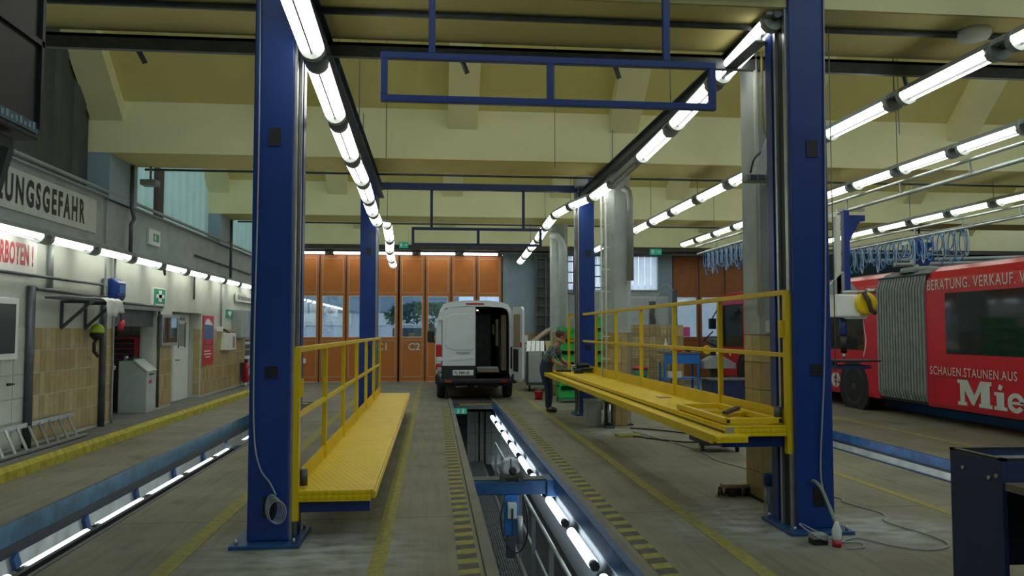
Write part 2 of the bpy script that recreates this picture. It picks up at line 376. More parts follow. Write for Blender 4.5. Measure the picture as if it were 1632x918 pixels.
for x in (.8, 1.0): obj('trolley_wheel', MB().lathe((x, 9.16, .01), [(.03,-.03),(.032,-.03),(.032,.03),(.03,.03)], 'y', 16), 'dirty_dark', jk)
obj('trolley', B(.77, 1.04, 9.15, 9.3, .015, .05), 'dirty_dark', jk, .006)
obj('jack_body', B(.82, .98, 9.12, 9.26, -.62, -.17), 'bench_blue', jk, .01); obj('valve_block', B(.85, .95, 9.05, 9.12, -.42, -.24), 'off_white', jk, .01)
obj('cylinder', MB().tube((.99, 9.1, -.7), (.99, 9.1, -.4), .035, 14), 'galv', jk); obj('foot', B(.84, .94, 9.08, 9.2, -.86, -.62), 'dark_steel', jk, .01)
obj('jack_hose', MB().sweep([(1.03, 9.06, -.2),(1.07, 9.0, -.4),(1.05, 9.0, -.65),(.95, 9.0, -.78),(.82, 9.02, -.66),(.77, 9.04, -.4),(.82, 9.08, -.2)], .01), 'black', jk)
obj('lever', MB().bar((.9, 9.04, -.3), (.9, 9.02, -.6), .02), 'black', jk)
# ---- painted lines
def line(x0, x1, y0, y1, lab):
    solo('floor_line', B(x0, x1, y0, y1, .0005, .003), 'line_yellow', lab, 'floor marking')
line(-.45, -.33, 1, 26.5, 'yellow floor line left of the centre pit beneath the left yellow platform')
line(-1.96, -1.82, 1, 26.5, 'yellow floor line passing just left of the near left blue column')
line(2.27, 2.39, 1, 26.5, 'long yellow floor line right of the centre pit where the worker stands')
line(4.76, 4.86, 1, 26.5, 'yellow floor line beyond the near right blue column')
line(7.85, 7.95, 1, 26.5, 'thin yellow floor line running along in front of the red bus')
hz = thing('hazard_marking', (.28, 8, 0), 'worn yellow and dark dashes painted along the left edge of the centre pit', 'floor marking')
def dash(x, y, sgn): return MB().add([(x, y, .003), (x+.15, y+.035*sgn, .003), (x+.15, y+.135+.035*sgn, .003), (x, y+.135, .003)], [(0,1,2,3)])
for i in range(52): obj('yellow_dash', dash(.19, 4.6+i*.26, 1), 'line_yellow', hz)
for i in range(52): obj('dark_dash', dash(.19, 4.73+i*.26, 1), 'hazard_dark', hz)
hz = thing('hazard_marking', (1.65, 8, 0), 'worn yellow and dark dashes painted along the right edge of the centre pit', 'floor marking')
for i in range(52): obj('yellow_dash', dash(1.58, 4.6+i*.26, 1), 'line_yellow', hz)
for i in range(52): obj('dark_dash', dash(1.58, 4.73+i*.26, 1), 'hazard_dark', hz)
# ================================================================= LEFT WALL
struct('trim_walkway', B(-6.4, -4.86, YB, YF, -.03, .15), 'pavement')
struct('trim_kerb', MB().prism([(-4.87,-.03),(-4.87,.15),(-4.82,.15),(-4.775,.1),(-4.765,0),(-4.765,-.03)], 'y', YB, YF), 'kerb_yellow')
wl = sroot('wall_left')
m = MB()
m.box(-5.7, -5.4, YB, 9.7, .15, 3.1); m.box(-5.7, -5.4, 9.7, 14.2, .15, 3.1); m.box(-5.7, -5.4, 14.2, 16.25, 2.1, 3.1)
m.box(-5.7, -5.4, 16.25, 17.2, .15, 3.1); m.box(-5.7, -5.4, 17.2, 19.3, 2.1, 3.1); m.box(-5.7, -5.4, 19.3, 23.7, .15, 3.1)
m.box(-5.7, -5.4, 23.7, 24.8, .15, .88); m.box(-5.7, -5.4, 23.7, 24.8, 2.28, 3.1); m.box(-5.7, -5.4, 24.8, YF, .15, 3.1)
m.box(-5.85, -5.7, 17.0, 19.5, .15, 3.1)
obj('plaster', m, 'wall_white', wl)
obj('niche_shell', B(-6.3, -6.25, 14.2, 16.55, .15, 2.1).box(-6.3, -5.7, 14.15, 14.2, .15, 2.1).box(-6.3, -5.7, 16.55, 16.6, .15, 2.1).box(-6.3, -5.7, 14.2, 16.55, 2.1, 2.15), 'grout', wl)
obj('parapet', B(-5.7, -5.22, YB, YF, 3.05, 3.8), 'wall_grey', wl); obj('parapet_ledge', B(-5.7, -5.17, YB, YF, 3.8, 3.84), 'wall_grey', wl)
obj('lower_ledge', B(-5.4, -5.12, YB, YF, 3.0, 3.06), 'wall_grey', wl)
# piers between the strip windows
for yy in (6.5, 13.1, 19.75): obj('pier', B(-5.56, -5.12, yy, yy+1.2, 3.8, 4.53), 'blue_grey', wl)
def corr(y0, y1, z0, z1, x=-5.46, pitch=.2, d=.05):
    m = MB(); y = y0; vs = []; k = 0
    while y < y1: vs += [(x+(d if k % 4 in (1, 2) else 0), y)]; y += pitch*(.12 if k % 2 == 0 else .38)*1.0+.02; k += 1
    n = len(vs); m.add([(a, b, z0) for a, b in vs]+[(a, b, z1) for a, b in vs], [(i, i+1, n+i+1, n+i) for i in range(n-1)]); return m
obj('corrugated_cladding', corr(YB, 13.35, 3.8, 8.2, pitch=.55), 'dark_sheet', wl)  # near bay drawn darker: viewing angle and dirt put into the colour
obj('profile_glazing', corr(14.1, 20.1, 3.8, 8.2, pitch=.42), 'green_profile', wl)
obj('profile_glazing', corr(20.7, 27.5, 3.8, 8.2, pitch=.42), 'green_profile', wl)
obj('mullion', B(-5.44, -5.36, 16.05, 16.4, 3.84, 4.9), 'dark_brown', wl)
# tiles: ochre (0.15 x 0.30) and white (0.3 x 0.3) – shared meshes, one object per tile
def tile_mesh(w_, h_, m, t=.012, ax='x'):
    k = MB()
    if ax == 'x': k.box(0, t, .003, w_-.003, .003, h_-.003)
    else: k.box(.003, w_-.003, -t, 0, .003, h_-.003)
    return k.mesh('tile', m)
tm = {(c, ax): tile_mesh(.15, .3, c, ax=ax) for c in ('ochre_tile', 'ochre_tile_light', 'ochre_tile_dark') for ax in 'xy'}
def put(me, loc, par, name='tile'):
    o = bpy.data.objects.new(name, me); COL.objects.link(o); o.parent = par; o.location = Vector(loc)-wloc(par); return o
def ochre(): return random.choice(('ochre_tile', 'ochre_tile', 'ochre_tile_light', 'ochre_tile_dark'))
for r in range(5):
    for c in range(19): put(tm[(ochre(), 'x')], (-5.4, 11.32+c*.15, .2+r*.31), wl)
    for c in range(6): put(tm[(ochre(), 'x')], (-5.4, 16.28+c*.15, .2+r*.31), wl)
    for c in range(26): put(tm[(ochre(), 'x')], (-5.4, 19.32+c*.15, .2+r*.31), wl)
for r in range(5): put(tm[('ochre_tile', 'y')], (-5.57, 19.3, .2+r*.31), wl)
m = MB()
for r in range(5):
    for c in range(27): m.box(-5.4, -5.388, 23.24+c*.15, 23.384+c*.15, .2+r*.31, .2+r*.31+(.297 if not (23.6 < 23.24+c*.15 < 24.8 and r >= 2) else .05))
obj('tile_field', m, 'ochre_tile', wl, kind='stuff')
tw = tile_mesh(.3, .3, 'white_tile'); 
for r in range(5):
    for c in range(4): put(tw, (-5.4, 9.98+c*.31, .2+r*.31), wl)
tn = tile_mesh(.2, .3, 'off_white')
for r in range(6):
    for c in range(11): put(tn, (-6.25, 14.22+c*.2, .18+r*.3), wl)
te = tile_mesh(.25, .3, 'off_white', ax='y')
for r in range(6):
    for c in range(2): put(te, (-6.24+c*.26, 16.55, .18+r*.3), wl)
    put(te, (-5.67, 16.25, .18+r*.3), wl)
# windows and doors of left wall
w1 = sroot('window_1', (-5.36, 10.7, 1.7))
obj('frame', B(-5.4, -5.35, 9.9, 10.93, 1.33, 2.12), 'white', w1, .006); obj('pane', B(-5.352, -5.345, 9.98, 10.85, 1.41, 2.04), 'bus_glass', w1)
obj('lever_handle', MB().tube((-5.38, 10.75, 1.02), (-5.3, 10.75, 1.02), .014).tube((-5.3, 10.6, 1.02), (-5.3, 10.76, 1.02), .014), 'black', wl)
w2 = sroot('window_2', (-5.45, 24.25, 1.6))
obj('frame', B(-5.5, -5.42, 23.7, 23.8, .88, 2.28).box(-5.5, -5.42, 24.7, 24.8, .88, 2.28).box(-5.5, -5.42, 23.8, 24.7, .88, .96).box(-5.5, -5.42, 23.8, 24.7, 2.2, 2.28).box(-5.5, -5.42, 23.8, 24.7, 1.3, 1.38), 'white', w2)
obj('pane', B(-5.47, -5.46, 23.8, 24.7, .96, 1.3), 'hood_glass', w2); obj('pane', B(-5.47, -5.46, 23.8, 24.7, 1.38, 2.2), 'hood_glass', w2)
d1 = sroot('door_1', (-5.68, 18.75, .15))
obj('leaf', B(-5.7, -5.66, 18.2, 19.24, .15, 2.08), 'white', d1, .004); obj('pane', B(-5.662, -5.652, 18.5, 18.95, 1.35, 1.85), 'clear_case', d1)
obj('pane_frame', B(-5.66, -5.65, 18.46, 18.5, 1.31, 1.89).box(-5.66, -5.65, 18.95, 18.99, 1.31, 1.89), 'dark_steel', d1)
obj('door_handle', MB().tube((-5.66, 18.3, 1.05), (-5.6, 18.3, 1.05), .012).tube((-5.6, 18.3, 1.05), (-5.6, 18.42, 1.05), .012), 'dark_steel', d1)
obj('name_plate', B(-5.66, -5.65, 18.55, 18.9, 1.93, 2.0), 'grey_metal', d1)
# signs on the left wall
s = thing('warning_sign', (-5.2, 10.5, 3.2), 'long white board with black capitals ending GEFAHR on the left parapet', 'sign')
obj('board', B(-5.22, -5.2, 6.6, 12.85, 3.2, 3.72), 'off_white', s, .003)
text('LETZUNGSGEFAHR', 'lettering', .47, (-5.2, 12.41, 3.31), (0,1,0), (0,0,1), 'black', s, xs=.59, bold=.038, align='RIGHT', spacing=1.36)
s = thing('prohibition_sign', (-5.38, 10.3, 2.5), 'white board with red lettering VERBOTEN below the long parapet sign', 'sign')
obj('board', B(-5.4, -5.37, 7.5, 11.4, 2.46, 2.95), 'white', s, .003)
text('VERBOTEN !', 'lettering', .38, (-5.37, 11.3, 2.57), (0,1,0), (0,0,1), 'red_sign', s, xs=.46, bold=.03, align='RIGHT', spacing=1.12)
s = thing('exit_sign', (-5.2, 15.3, 3.4), 'square white exit lamp with small green symbol on the left parapet', 'sign')
obj('plate', B(-5.22, -5.17, 15.08, 15.68, 3.28, 3.58), 'white', s, .01); obj('symbol', B(-5.17, -5.163, 15.3, 15.6, 3.36, 3.5), 'sign_green', s); obj('arrow', B(-5.164, -5.16, 15.34, 15.42, 3.39, 3.47), 'white', s)
s = thing('first_aid_sign', (-5.38, 16.35, 2.3), 'green first aid sign with white cross above the glass case', 'sign')
obj('plate', B(-5.4, -5.385, 15.9, 16.75, 2.17, 2.55), 'white', s); obj('green_panel', B(-5.386, -5.378, 16.05, 16.68, 2.19, 2.52), 'sign_green', s)
obj('cross', MB().box(-5.379, -5.37, 16.14, 16.6, 2.34, 2.41).box(-5.379, -5.37, 16.29, 16.45, 2.27, 2.49), 'white', s); obj('caption', B(-5.379, -5.37, 16.1, 16.62, 2.205, 2.225), 'white', s)
s = thing('defibrillator_sign', (-5.38, 21.8, 2.15), 'small green heart sign left of the grey wall cabinet', 'sign')
obj('plate', B(-5.4, -5.38, 21.5, 22.15, 2.03, 2.26), 'sign_green', s)
hp = [(21.82,2.06),(21.66,2.15),(21.66,2.2),(21.73,2.22),(21.82,2.18),(21.91,2.22),(21.98,2.2),(21.98,2.15)]
obj('heart', MB().prism(hp, 'x', -5.38, -5.372), 'white', s)
s = thing('poster', (-5.38, 19.8, .9), 'tall red poster with a pale blue picture beside the white door', 'poster')
obj('sheet', B(-5.388, -5.376, 19.4, 20.3, .88, 2.06), 'red_sign', s); obj('picture', MB().prism([(19.5,1.5),(19.5,1.88),(19.6,1.97),(19.85,1.98),(20.22,1.83),(20.22,1.5)], 'x', -5.376, -5.372), 'hose_blue', s)
obj('highlight', MB().prism([(19.5,1.85),(19.6,1.97),(19.85,1.98),(20.22,1.83)], 'x', -5.372, -5.370), 'white', s)
obj('box_outline', B(-5.376, -5.37, 19.5, 20.2, 1.36, 1.37).box(-5.376, -5.37, 19.5, 19.52, 1.37, 1.48).box(-5.376, -5.37, 20.18, 20.2, 1.37, 1.48), 'dark_brown', s)
for i, (a, b) in enumerate(((.0, .5), (.0, .62), (.12, .5))): obj('caption_line', B(-5.376, -5.37, 19.5+a, 19.5+b, 1.2-i*.07, 1.225-i*.07), 'white', s)
s = thing('fire_alarm_sign', (-5.3, 23.2, 2.6), 'pale narrow board reading Brandmelder above the grey wall cabinet', 'sign')
obj('board', B(-5.36, -5.33, 22.3, 25.2, 2.5, 2.74), 'off_white', s); text('Brandmelder', 'lettering', .2, (-5.33, 22.45, 2.56), (0,1,0), (0,0,1), 'dark_steel', s, xs=1.9, bold=.01)
# glass case, cabinets
s = thing('display_case', (-5.33, 16.9, 1.4), 'glazed grey notice case on the left wall beside the white door', 'display case')
obj('backboard', B(-5.4, -5.34, 16.32, 17.3, 1.42, 2.0), 'pale_metal', s); obj('frame', B(-5.36, -5.3, 16.3, 16.36, 1.4, 2.02).box(-5.36, -5.3, 17.26, 17.32, 1.4, 2.02).box(-5.36, -5.3, 16.36, 17.26, 1.96, 2.02).box(-5.36, -5.3, 16.36, 17.26, 1.4, 1.46), 'steel', s)
obj('pane', B(-5.315, -5.31, 16.36, 17.26, 1.46, 1.96), 'clear_case', s); obj('notice', B(-5.34, -5.335, 16.85, 17.15, 1.55, 1.9), 'white', s)
s = thing('wall_cabinet', (-5.3, 22.7, 1.5), 'grey metal cabinet on the far left wall under the Brandmelder board', 'cabinet')
obj('body', B(-5.39, -5.15, 22.15, 23.45, 1.5, 2.26), 'grey_metal', s, .006); obj('door', B(-5.15, -5.135, 22.18, 23.0, 1.53, 2.23), 'wall_grey', s)
s = thing('wall_box', (-5.3, 21.6, 1.2), 'small white box hung on ochre tiles left of the fire extinguisher', 'wall box')
obj('body', B(-5.39, -5.22, 21.0, 21.9, 1.2, 1.63), 'white', s, .01); obj('slot', B(-5.222, -5.215, 21.55, 21.78, 1.25, 1.55), 'wood', s)
s = thing('fire_extinguisher', (-5.25, 23.2, .2), 'red fire extinguisher on the far left wall under the grey cabinet', 'fire extinguisher')
obj('bottle', MB().lathe((-5.25, 23.2, .25), [(.06,0),(.1,.03),(.1,.45),(.07,.52),(.03,.56)], 'z', 16), 'red', s); obj('valve', B(-5.29, -5.21, 23.14, 23.3, .8, .9), 'black', s, .01)
obj('hose', MB().sweep([(-5.25,23.1,.85),(-5.2,22.95,.8),(-5.2,22.92,.6),(-5.22,22.98,.35)], .018), 'black', s); obj('label_patch', B(-5.155, -5.145, 23.14, 23.28, .45, .65), 'white', s)
obj('bracket', B(-5.39, -5.33, 23.12, 23.3, .3, .8), 'dark_steel', s)
s = thing('floor_bollard', (-5.2, 23.2, .15), 'short white stub below the red fire extinguisher', 'stub')
obj('stub', MB().tube((-5.25, 23.2, .15), (-5.25, 23.2, .25), .05, 12), 'white', s)
s = thing('socket_box', (-5.35, 20.9, 1.7), 'white socket box with black tap on the wall left of heart sign', 'socket')
obj('body', B(-5.4, -5.33, 20.6, 21.0, 1.68, 1.8), 'white', s, .006); obj('tap', MB().tube((-5.34, 21.1, 1.72), (-5.28, 21.35, 1.66), .03), 'black', s); obj('conduit', MB().tube((-5.37, 20.95, 1.8), (-5.37, 20.95, 2.98), .02), 'grey_metal', s)
# console, tool cabinet in the niche
s = thing('control_console', (-5.6, 15.95, .15), 'pale grey metal console with sloping top standing in the left wall niche', 'console')
obj('body', MB().prism([(-5.88,.15),(-5.88,1.13),(-5.6,1.13),(-5.36,.93),(-5.36,.15)], 'y', 15.7, 16.2), 'pale_metal', s, .01)
obj('sloping_lid', MB().prism([(-5.62,1.135),(-5.6,1.16),(-5.34,.94),(-5.36,.92)], 'y', 15.68, 16.2), 'off_white', s, .003); obj('lid_handle', B(-5.36, -5.33, 15.8, 16.0, .86, .89), 'dark_steel', s)
obj('sticker', B(-5.36, -5.355, 15.8, 15.95, .7, .76), 'red_sign', s)
s = thing('tin_can', (-5.8, 15.85, 1.13), 'small grey tin standing on top of the pale console', 'can'); obj('can_body', MB().tube((-5.8, 15.85, 1.13), (-5.8, 15.85, 1.22), .04, 14), 'steel', s)
s = thing('hand_tool', (-5.7, 15.95, 1.13), 'dark hand tool lying on top of the pale console', 'tool'); obj('tool_body', B(-5.74, -5.64, 15.8, 16.05, 1.13, 1.19), 'dark_steel', s, .01); obj('grip', MB().tube((-5.7, 15.85, 1.19), (-5.66, 15.95, 1.23), .02), 'black', s)
s = thing('tool_cabinet', (-5.95, 16.4, .15), 'red tool cabinet with black drawers in the niche behind the console', 'cabinet')
obj('body', B(-6.23, -5.72, 16.3, 16.5, .92, 1.58), 'red_sign', s, .01); obj('base', B(-6.23, -5.72, 16.28, 16.52, .15, .9), 'dark_steel', s, .01)
for i in range(6): obj('drawer', B(-6.2, -5.82, 16.28, 16.3, .96+i*.1, 1.04+i*.1), 'black', s)
s = thing('range_hood', (-5.6, 15.2, 1.75), 'dark soot grey hood at the top of the niche', 'hood')
obj('shroud', B(-6.1, -5.45, 14.3, 16.2, 1.78, 2.08), 'dark_steel', s); obj('lip', B(-5.45, -5.3, 14.22, 16.3, 2.08, 2.14), 'grey_metal', s)
s = thing('vent_disc', (-6.24, 15.75, 1.5), 'round dark vent disc on white tiles inside the niche', 'vent'); obj('disc', MB().lathe((-6.238, 15.6, 1.45), [(.06,0),(.06,.02),(.03,.03)], 'x', 18), 'dark_brown', s)
# left wall furniture
s = thing('paper_dispenser', (-5.3, 13.9, 2.2), 'blue paper towel dispenser mounted high on the left wall', 'dispenser')
obj('body', MB().prism([(-5.38,2.22),(-5.38,2.55),(-5.28,2.58),(-5.18,2.5),(-5.18,2.28),(-5.22,2.2)], 'y', 13.72, 14.08), 'blue_paint', s, .02); obj('front_cover', B(-5.178, -5.168, 13.78, 14.02, 2.32, 2.46), 'bench_blue', s)
s = thing('safety_helmet', (-5.28, 13.35, 1.7), 'lime green helmet cap on a black holder hung from the dark wall post', 'helmet')
obj('shell', MB().lathe((-5.24, 13.1, 1.66), [(.10,0),(.105,.03),(.09,.10),(.05,.14),(.01,.15)], 'z', 20), 'lime', s); obj('visor', MB().lathe((-5.24, 13.1, 1.62), [(.06,-.06),(.11,0),(.11,.04)], 'z', 20), 'black', s)
obj('earmuff_hook', MB().sweep([(-5.24,13.1,1.58),(-5.24,13.0,1.5),(-5.24,13.0,1.38),(-5.24,13.15,1.3),(-5.3,13.3,1.3)], .028), 'black', s)
s = thing('wall_bracket', (-5.25, 12.7, 2.1), 'pair of dark triangular steel brackets carrying a shelf bar on the left wall', 'bracket')
for y in (12.2, 13.0):
    obj('bracket_arm', MB().bar((-5.38, y, 2.12), (-4.95, y, 2.12), .05, .04).bar((-5.37, y, 1.75), (-5.0, y, 2.1), .04, .04).bar((-5.38, y, 1.72), (-5.38, y, 2.14), .04, .03), 'dark_steel', s)
obj('shelf_bar', B(-5.3, -5.0, 11.5, 13.3, 2.14, 2.17), 'dark_steel', s)
s = thing('white_cloth', (-5.1, 13.1, 2.2), 'crumpled white cloth hanging over the shelf bar on the left wall', 'cloth')
m = MB(); n = 9; vs = []; 
for i in range(n):
    for j in range(9):
        t = j/8; x = -5.3+.36*min(1, t*1.6); z = 2.20-(max(0, t-.55)*.62)*(1 if i < 5 else .75)+.012*math.sin(i*2.1+j); vs.append((x+.02*math.sin(i*1.7+j*.8), 12.72+.62*i/(n-1), z))
m.add(vs, [(i*9+j, i*9+j+1, (i+1)*9+j+1, (i+1)*9+j) for i in range(n-1) for j in range(8)], True)
o = obj('cloth_sheet', m, 'white', s); o.modifiers.new('solid', 'SOLIDIFY').thickness = .008
s = thing('red_hand_lamp', (-5.2, 14.1, 1.8), 'small red hand lamp hanging on a cable beside the helmet', 'lamp')
obj('lamp_body', MB().tube((-5.25, 14.05, 1.72), (-5.25, 14.15, 1.86), .045, 12), 'red', s); obj('hook', MB().sweep([(-5.25,14.1,1.86),(-5.25,14.05,1.98),(-5.28,13.95,2.0)], .01), 'black', s)
def pipe(lab, pts, r, m='dark_steel', name='pipe', cat='pipe'):
    return solo(name, MB().sweep(pts, r, 8), m, lab, cat)
pipe('dark vertical steel post left of the ochre tiles on the left wall', [(-5.34,11.22,.15),(-5.34,11.22,2.3)], .055)
pipe('dark vertical steel post between ochre tiles and niche', [(-5.34,13.6,.15),(-5.34,13.6,2.55)], .05)
pipe('thin conduit running down the wall corner beside the niche', [(-5.36,14.05,.15),(-5.36,14.05,1.0),(-5.33,14.08,1.1),(-5.36,14.05,1.2),(-5.36,14.05,2.95)], .02, 'grey_metal')
pipe('horizontal pipe under the VERBOTEN board to the dark post', [(-5.32,8,2.43),(-5.32,13.5,2.44),(-5.32,13.6,2.4)], .022)
pipe('lower horizontal pipe pair line above the shelf bar', [(-5.3,11.25,2.26),(-5.3,13.6,2.24)], .025)
pipe('grey drain pipe rising beside the VERBOTEN board', [(-5.35,11.75,2.3),(-5.35,11.75,3.0)], .04, 'grey_metal')
pipe('thin vertical conduit across the parapet right of the long sign', [(-5.18,13.2,2.3),(-5.18,13.2,3.8)], .016, 'pale_metal')
pipe('pipe fitted under the niche hood edge', [(-5.3,14.3,2.17),(-5.3,16.3,2.17),(-5.36,16.3,2.1),(-5.36,16.3,.2)], .025)
pipe('long twin pipe running along the parapet top', [(-5.14,4,3.9),(-5.14,26,3.9)], .03, 'grey_metal')
pipe('second thinner pipe along the parapet top', [(-5.14,4,3.82),(-5.14,26,3.82)], .018, 'grey_metal')
pipe('vertical cable bundle on the first left pier', [(-5.1,14.0,3.0),(-5.1,14.0,3.5),(-5.07,14.05,3.6),(-5.1,14.0,3.8),(-5.1,14.0,4.5)], .035)
pipe('vertical cable bundle on the second left pier', [(-5.1,20.7,3.0),(-5.1,20.7,4.5)], .035)
pipe('thin wall conduit left of the tall red poster', [(-5.37,18.6,2.4),(-5.37,18.6,3.0)], .02)
pipe('dark low conduit along parapet face toward far end', [(-5.19,18.0,3.35),(-5.19,23.5,3.3),(-5.19,23.5,3.8)], .022)
solo('hanging_rag', MB().sweep([(-5.1,15.7,3.0),(-5.1,15.72,2.9),(-5.08,15.7,2.75)], .05, 6, r2=.02), 'dark_brown', 'brown rag hanging beneath the wall light row', 'rag')
# bracket lamp left of second bay
s = thing('camera_lamp', (-4.9, 14.9, 4.3), 'small grey floodlight hung under the beam in the second bay', 'lamp'); obj('stem', MB().tube((-4.85,14.15,4.525),(-4.85,14.15,4.3),.02), 'grey_metal', s); obj('lamp_head', B(-5.02, -4.75, 14.1, 14.35, 4.2, 4.3), 'grey_metal', s, .02)
# ladder lying on its side
s = thing('aluminium_ladder', (-5.1, 9.5, .15), 'long aluminium ladder lying on its edge against the left wall', 'ladder')
obj('rail', MB().bar((-5.33, 6.5, .46), (-5.33, 12.55, .46), .03, .06), 'steel', s); obj('rail', MB().bar((-5.08, 6.5, .18), (-5.08, 12.4, .18), .06, .03), 'steel', s)
for i in range(20): obj('rung', MB().bar((-5.33, 12.35-i*.285, .46), (-5.08, 12.12-i*.285, .18), .03, .02), 'steel', s)
# ================================================================= ROOF
ce = sroot('ceiling')
YBE = [-13.5, -6.85, -.2, 6.575, 13.1, 19.75, 26.4]
RIB = [-5.25, -2.42, .40, 3.12, 6.1, 9.2, 12.5, 15.6, 18.7]
def prof(y):   # bottom beam
    return
for i, y in enumerate(YBE):
    obj('beam', B(-5.56, 22, y, y+1.15, 4.53, 5.36), 'cream', ce)
    obj('beam_soffit', B(-5.40, 22, y+.02, y+1.13, 4.522, 4.53), 'roof_yellow', ce)  # darker yellow plate puts the underside shade into the colour
    if i:
        yb = YBE[i-1]+1.15; yr = y-2.9; zr = 5.36+2.9*.92
        obj('sloping_slab', MB().prism([(y, 5.36), (yr, zr), (yr, zr+.15), (y+.2, 5.36)], 'x', -5.6, 22), 'roof_yellow', ce)
        for x in RIB:
            obj('rib', MB().prism([(y, 5.04), (yr+.0, zr-.33), (yr, zr), (y, 5.37)], 'x', x-.17 if x > -5 else -5.43, x+.32), 'cream', ce)
        # glazed slope
        z0 = 5.36
        obj('roof_glazing', MB().add([(-5.6, yb, z0), (22, yb, z0), (22, yr, zr), (-5.6, yr, zr)], [(0,1,2,3)]), 'roof_glass', ce)
        m = MB()
        for k in range(28): m.bar((-5.5+k*1.0, yb, z0+.03), (-5.5+k*1.0, yr, zr+.03), .06, .05)
        obj('glazing_bars', m, 'dark_steel', ce)
# steel channel and pipes on soffits
s = thing('steel_channel', (3, 7.65, 4.45), 'dark steel channel hung along the rear edge of the nearest beam', 'channel')
obj('channel', B(-5.3, 15, 7.64, 7.70, 4.33, 4.47).box(-5.3, 15, 7.64, 7.86, 4.44, 4.47), 'dark_steel', s)
for k in range(9): obj('hanger_hook', MB().bar((-4.4+k*1.55, 7.8, 4.44), (-4.32+k*1.55, 7.86, 4.27), .03, .04), 'dark_steel', s)
pipe('thin dark pipe along the underside of the nearest beam', [(-5.3,6.95,4.49),(15,6.95,4.49)], .03)
pipe('thin dark pipe along the rear edge of the second beam', [(-5.0,14.3,4.5),(15,14.3,4.5)], .022)
pipe('thin dark pipe along the rear edge of the third beam', [(-5.0,20.95,4.5),(15,20.95,4.5)], .022)
# access point on beam, far right
s = thing('wifi_access_point', (7.0, 6.8, 4.5), 'white domed wireless access point beneath the nearest beam upper right', 'access point'); obj('dome', MB().lathe((5.05, 6.9, 4.42), [(.04,0),(.13,.02),(.15,.05),(.15,.1)], 'z', 20), 'white', s)
# ================================================================= PILLARS
def pillar(x, y, lab):
    p = thing('concrete_pillar', (x, y, 0), lab, 'pillar', 'hall pillars')
    W, D, ch = .42, .5, .1
    poly = [(x, y+ch), (x+ch, y), (x+W-ch, y), (x+W, y+ch), (x+W, y+D), (x, y+D)]
    obj('shaft', MB().prism([(a, b) for a, b in poly], 'z', 1.66, 4.53), 'wall_grey', p)
    obj('core', MB().prism([(x+.012, y+ch+.005), (x+ch+.005, y+.012), (x+W-ch-.005, y+.012), (x+W-.012, y+ch+.005), (x+W-.012, y+D-.01), (x+.012, y+D-.01)], 'z', 0, 1.66), 'grout', p)
    for r in range(6):
        z = .01+r*.275; t = .268
        obj('tile', MB().bar((x+.045, y+.062, z+t/2), (x+.055, y+.055, z+t/2), .135, t), ochre(), p) if 0 else None
        for (a, b, c, d) in ((x+ch, y, x+ch+.11, y), (x+ch+.11, y, x+W-ch, y)):
            obj('tile', B(a+.003, c-.003, b, b+.014, z, z+t), ochre(), p)
        obj('tile', MB().prism([(x, y+ch-.003), (x+ch-.003, y), (x+ch+.005, y+.014), (x+.014, y+ch+.004)], 'z', z, z+t), ochre(), p)
        for k in range(2): obj('tile', B(x, x+.014, y+ch+.003+k*.2, y+ch+.197+k*.2, z, z+t), ochre(), p)
    obj('base_skirt', B(x-.01, x+W+.01, y+.02, y+D, 0, .03), 'dark_brown', p)
    return p
p1 = pillar(3.26, 7.62, 'nearest pale pillar with ochre tiled foot behind the near right blue column')
p2 = pillar(3.16, 14.1, 'middle pale pillar with tiled foot beside the far right blue column')
p3 = pillar(3.14, 20.8, 'farthest pale pillar behind the green crates')
s = thing('pillar_conduit', (3.24, 7.6, 1.7), 'white and yellow conduits clipped up the nearest pillar', 'conduit')
obj('white_conduit', MB().tube((3.235, 7.66, 1.85), (3.235, 7.66, 4.5), .022), 'off_white', s); obj('yellow_cable', MB().sweep([(3.27,7.58,4.5),(3.27,7.58,3.9),(3.29,7.56,3.65),(3.4,7.55,3.5),(3.6,7.55,3.58)], .012), 'line_yellow', s)
obj('black_cable', MB().sweep([(3.75,7.55,4.2),(3.62,7.55,3.95),(3.45,7.54,3.7),(3.3,7.54,3.55),(3.2,7.5,3.35),(3.2,7.5,3.2)], .012), 'black', s)
obj('grey_cable', MB().sweep([(3.75,7.55,3.62),(3.5,7.54,3.55),(3.3,7.54,3.5),(3.15,7.5,3.4),(3.1,7.5,3.25)], .01), 'black', s)
obj('loop_cable', MB().sweep([(3.3,7.55,3.0),(3.3,7.55,2.4),(3.36,7.54,2.25),(3.42,7.54,2.35),(3.36,7.54,2.45),(3.28,7.54,2.4)], .008), 'cable_grey', s)
s = thing('junction_box', (3.5, 7.58, 3.9), 'small white junction box high on the nearest pillar', 'junction box'); obj('body', B(3.62, 3.72, 7.55, 7.62, 4.0, 4.15), 'white', s, .01)
s = thing('junction_box', (3.5, 7.58, 3.3), 'white junction box halfway up the nearest pillar near the cables', 'junction box'); obj('body', B(3.6, 3.68, 7.55, 7.62, 3.38, 3.5), 'white', s, .01)
s = thing('junction_box', (3.3, 7.58, 1.7), 'grey junction box on nearest pillar at the top edge of tiles', 'junction box'); obj('body', B(3.28, 3.42, 7.54, 7.63, 1.68, 1.80), 'off_white', s, .01)
s = thing('switch_box', (3.5, 7.58, 2.6), 'grey painted switch box high on the nearest pillar', 'switch box'); obj('body', B(3.55, 3.72, 7.58, 7.62, 2.35, 2.62), 'grey_metal', s, .005); obj('stub', MB().tube((3.42,7.58,2.5),(3.55,7.58,2.5),.015), 'dark_steel', s)
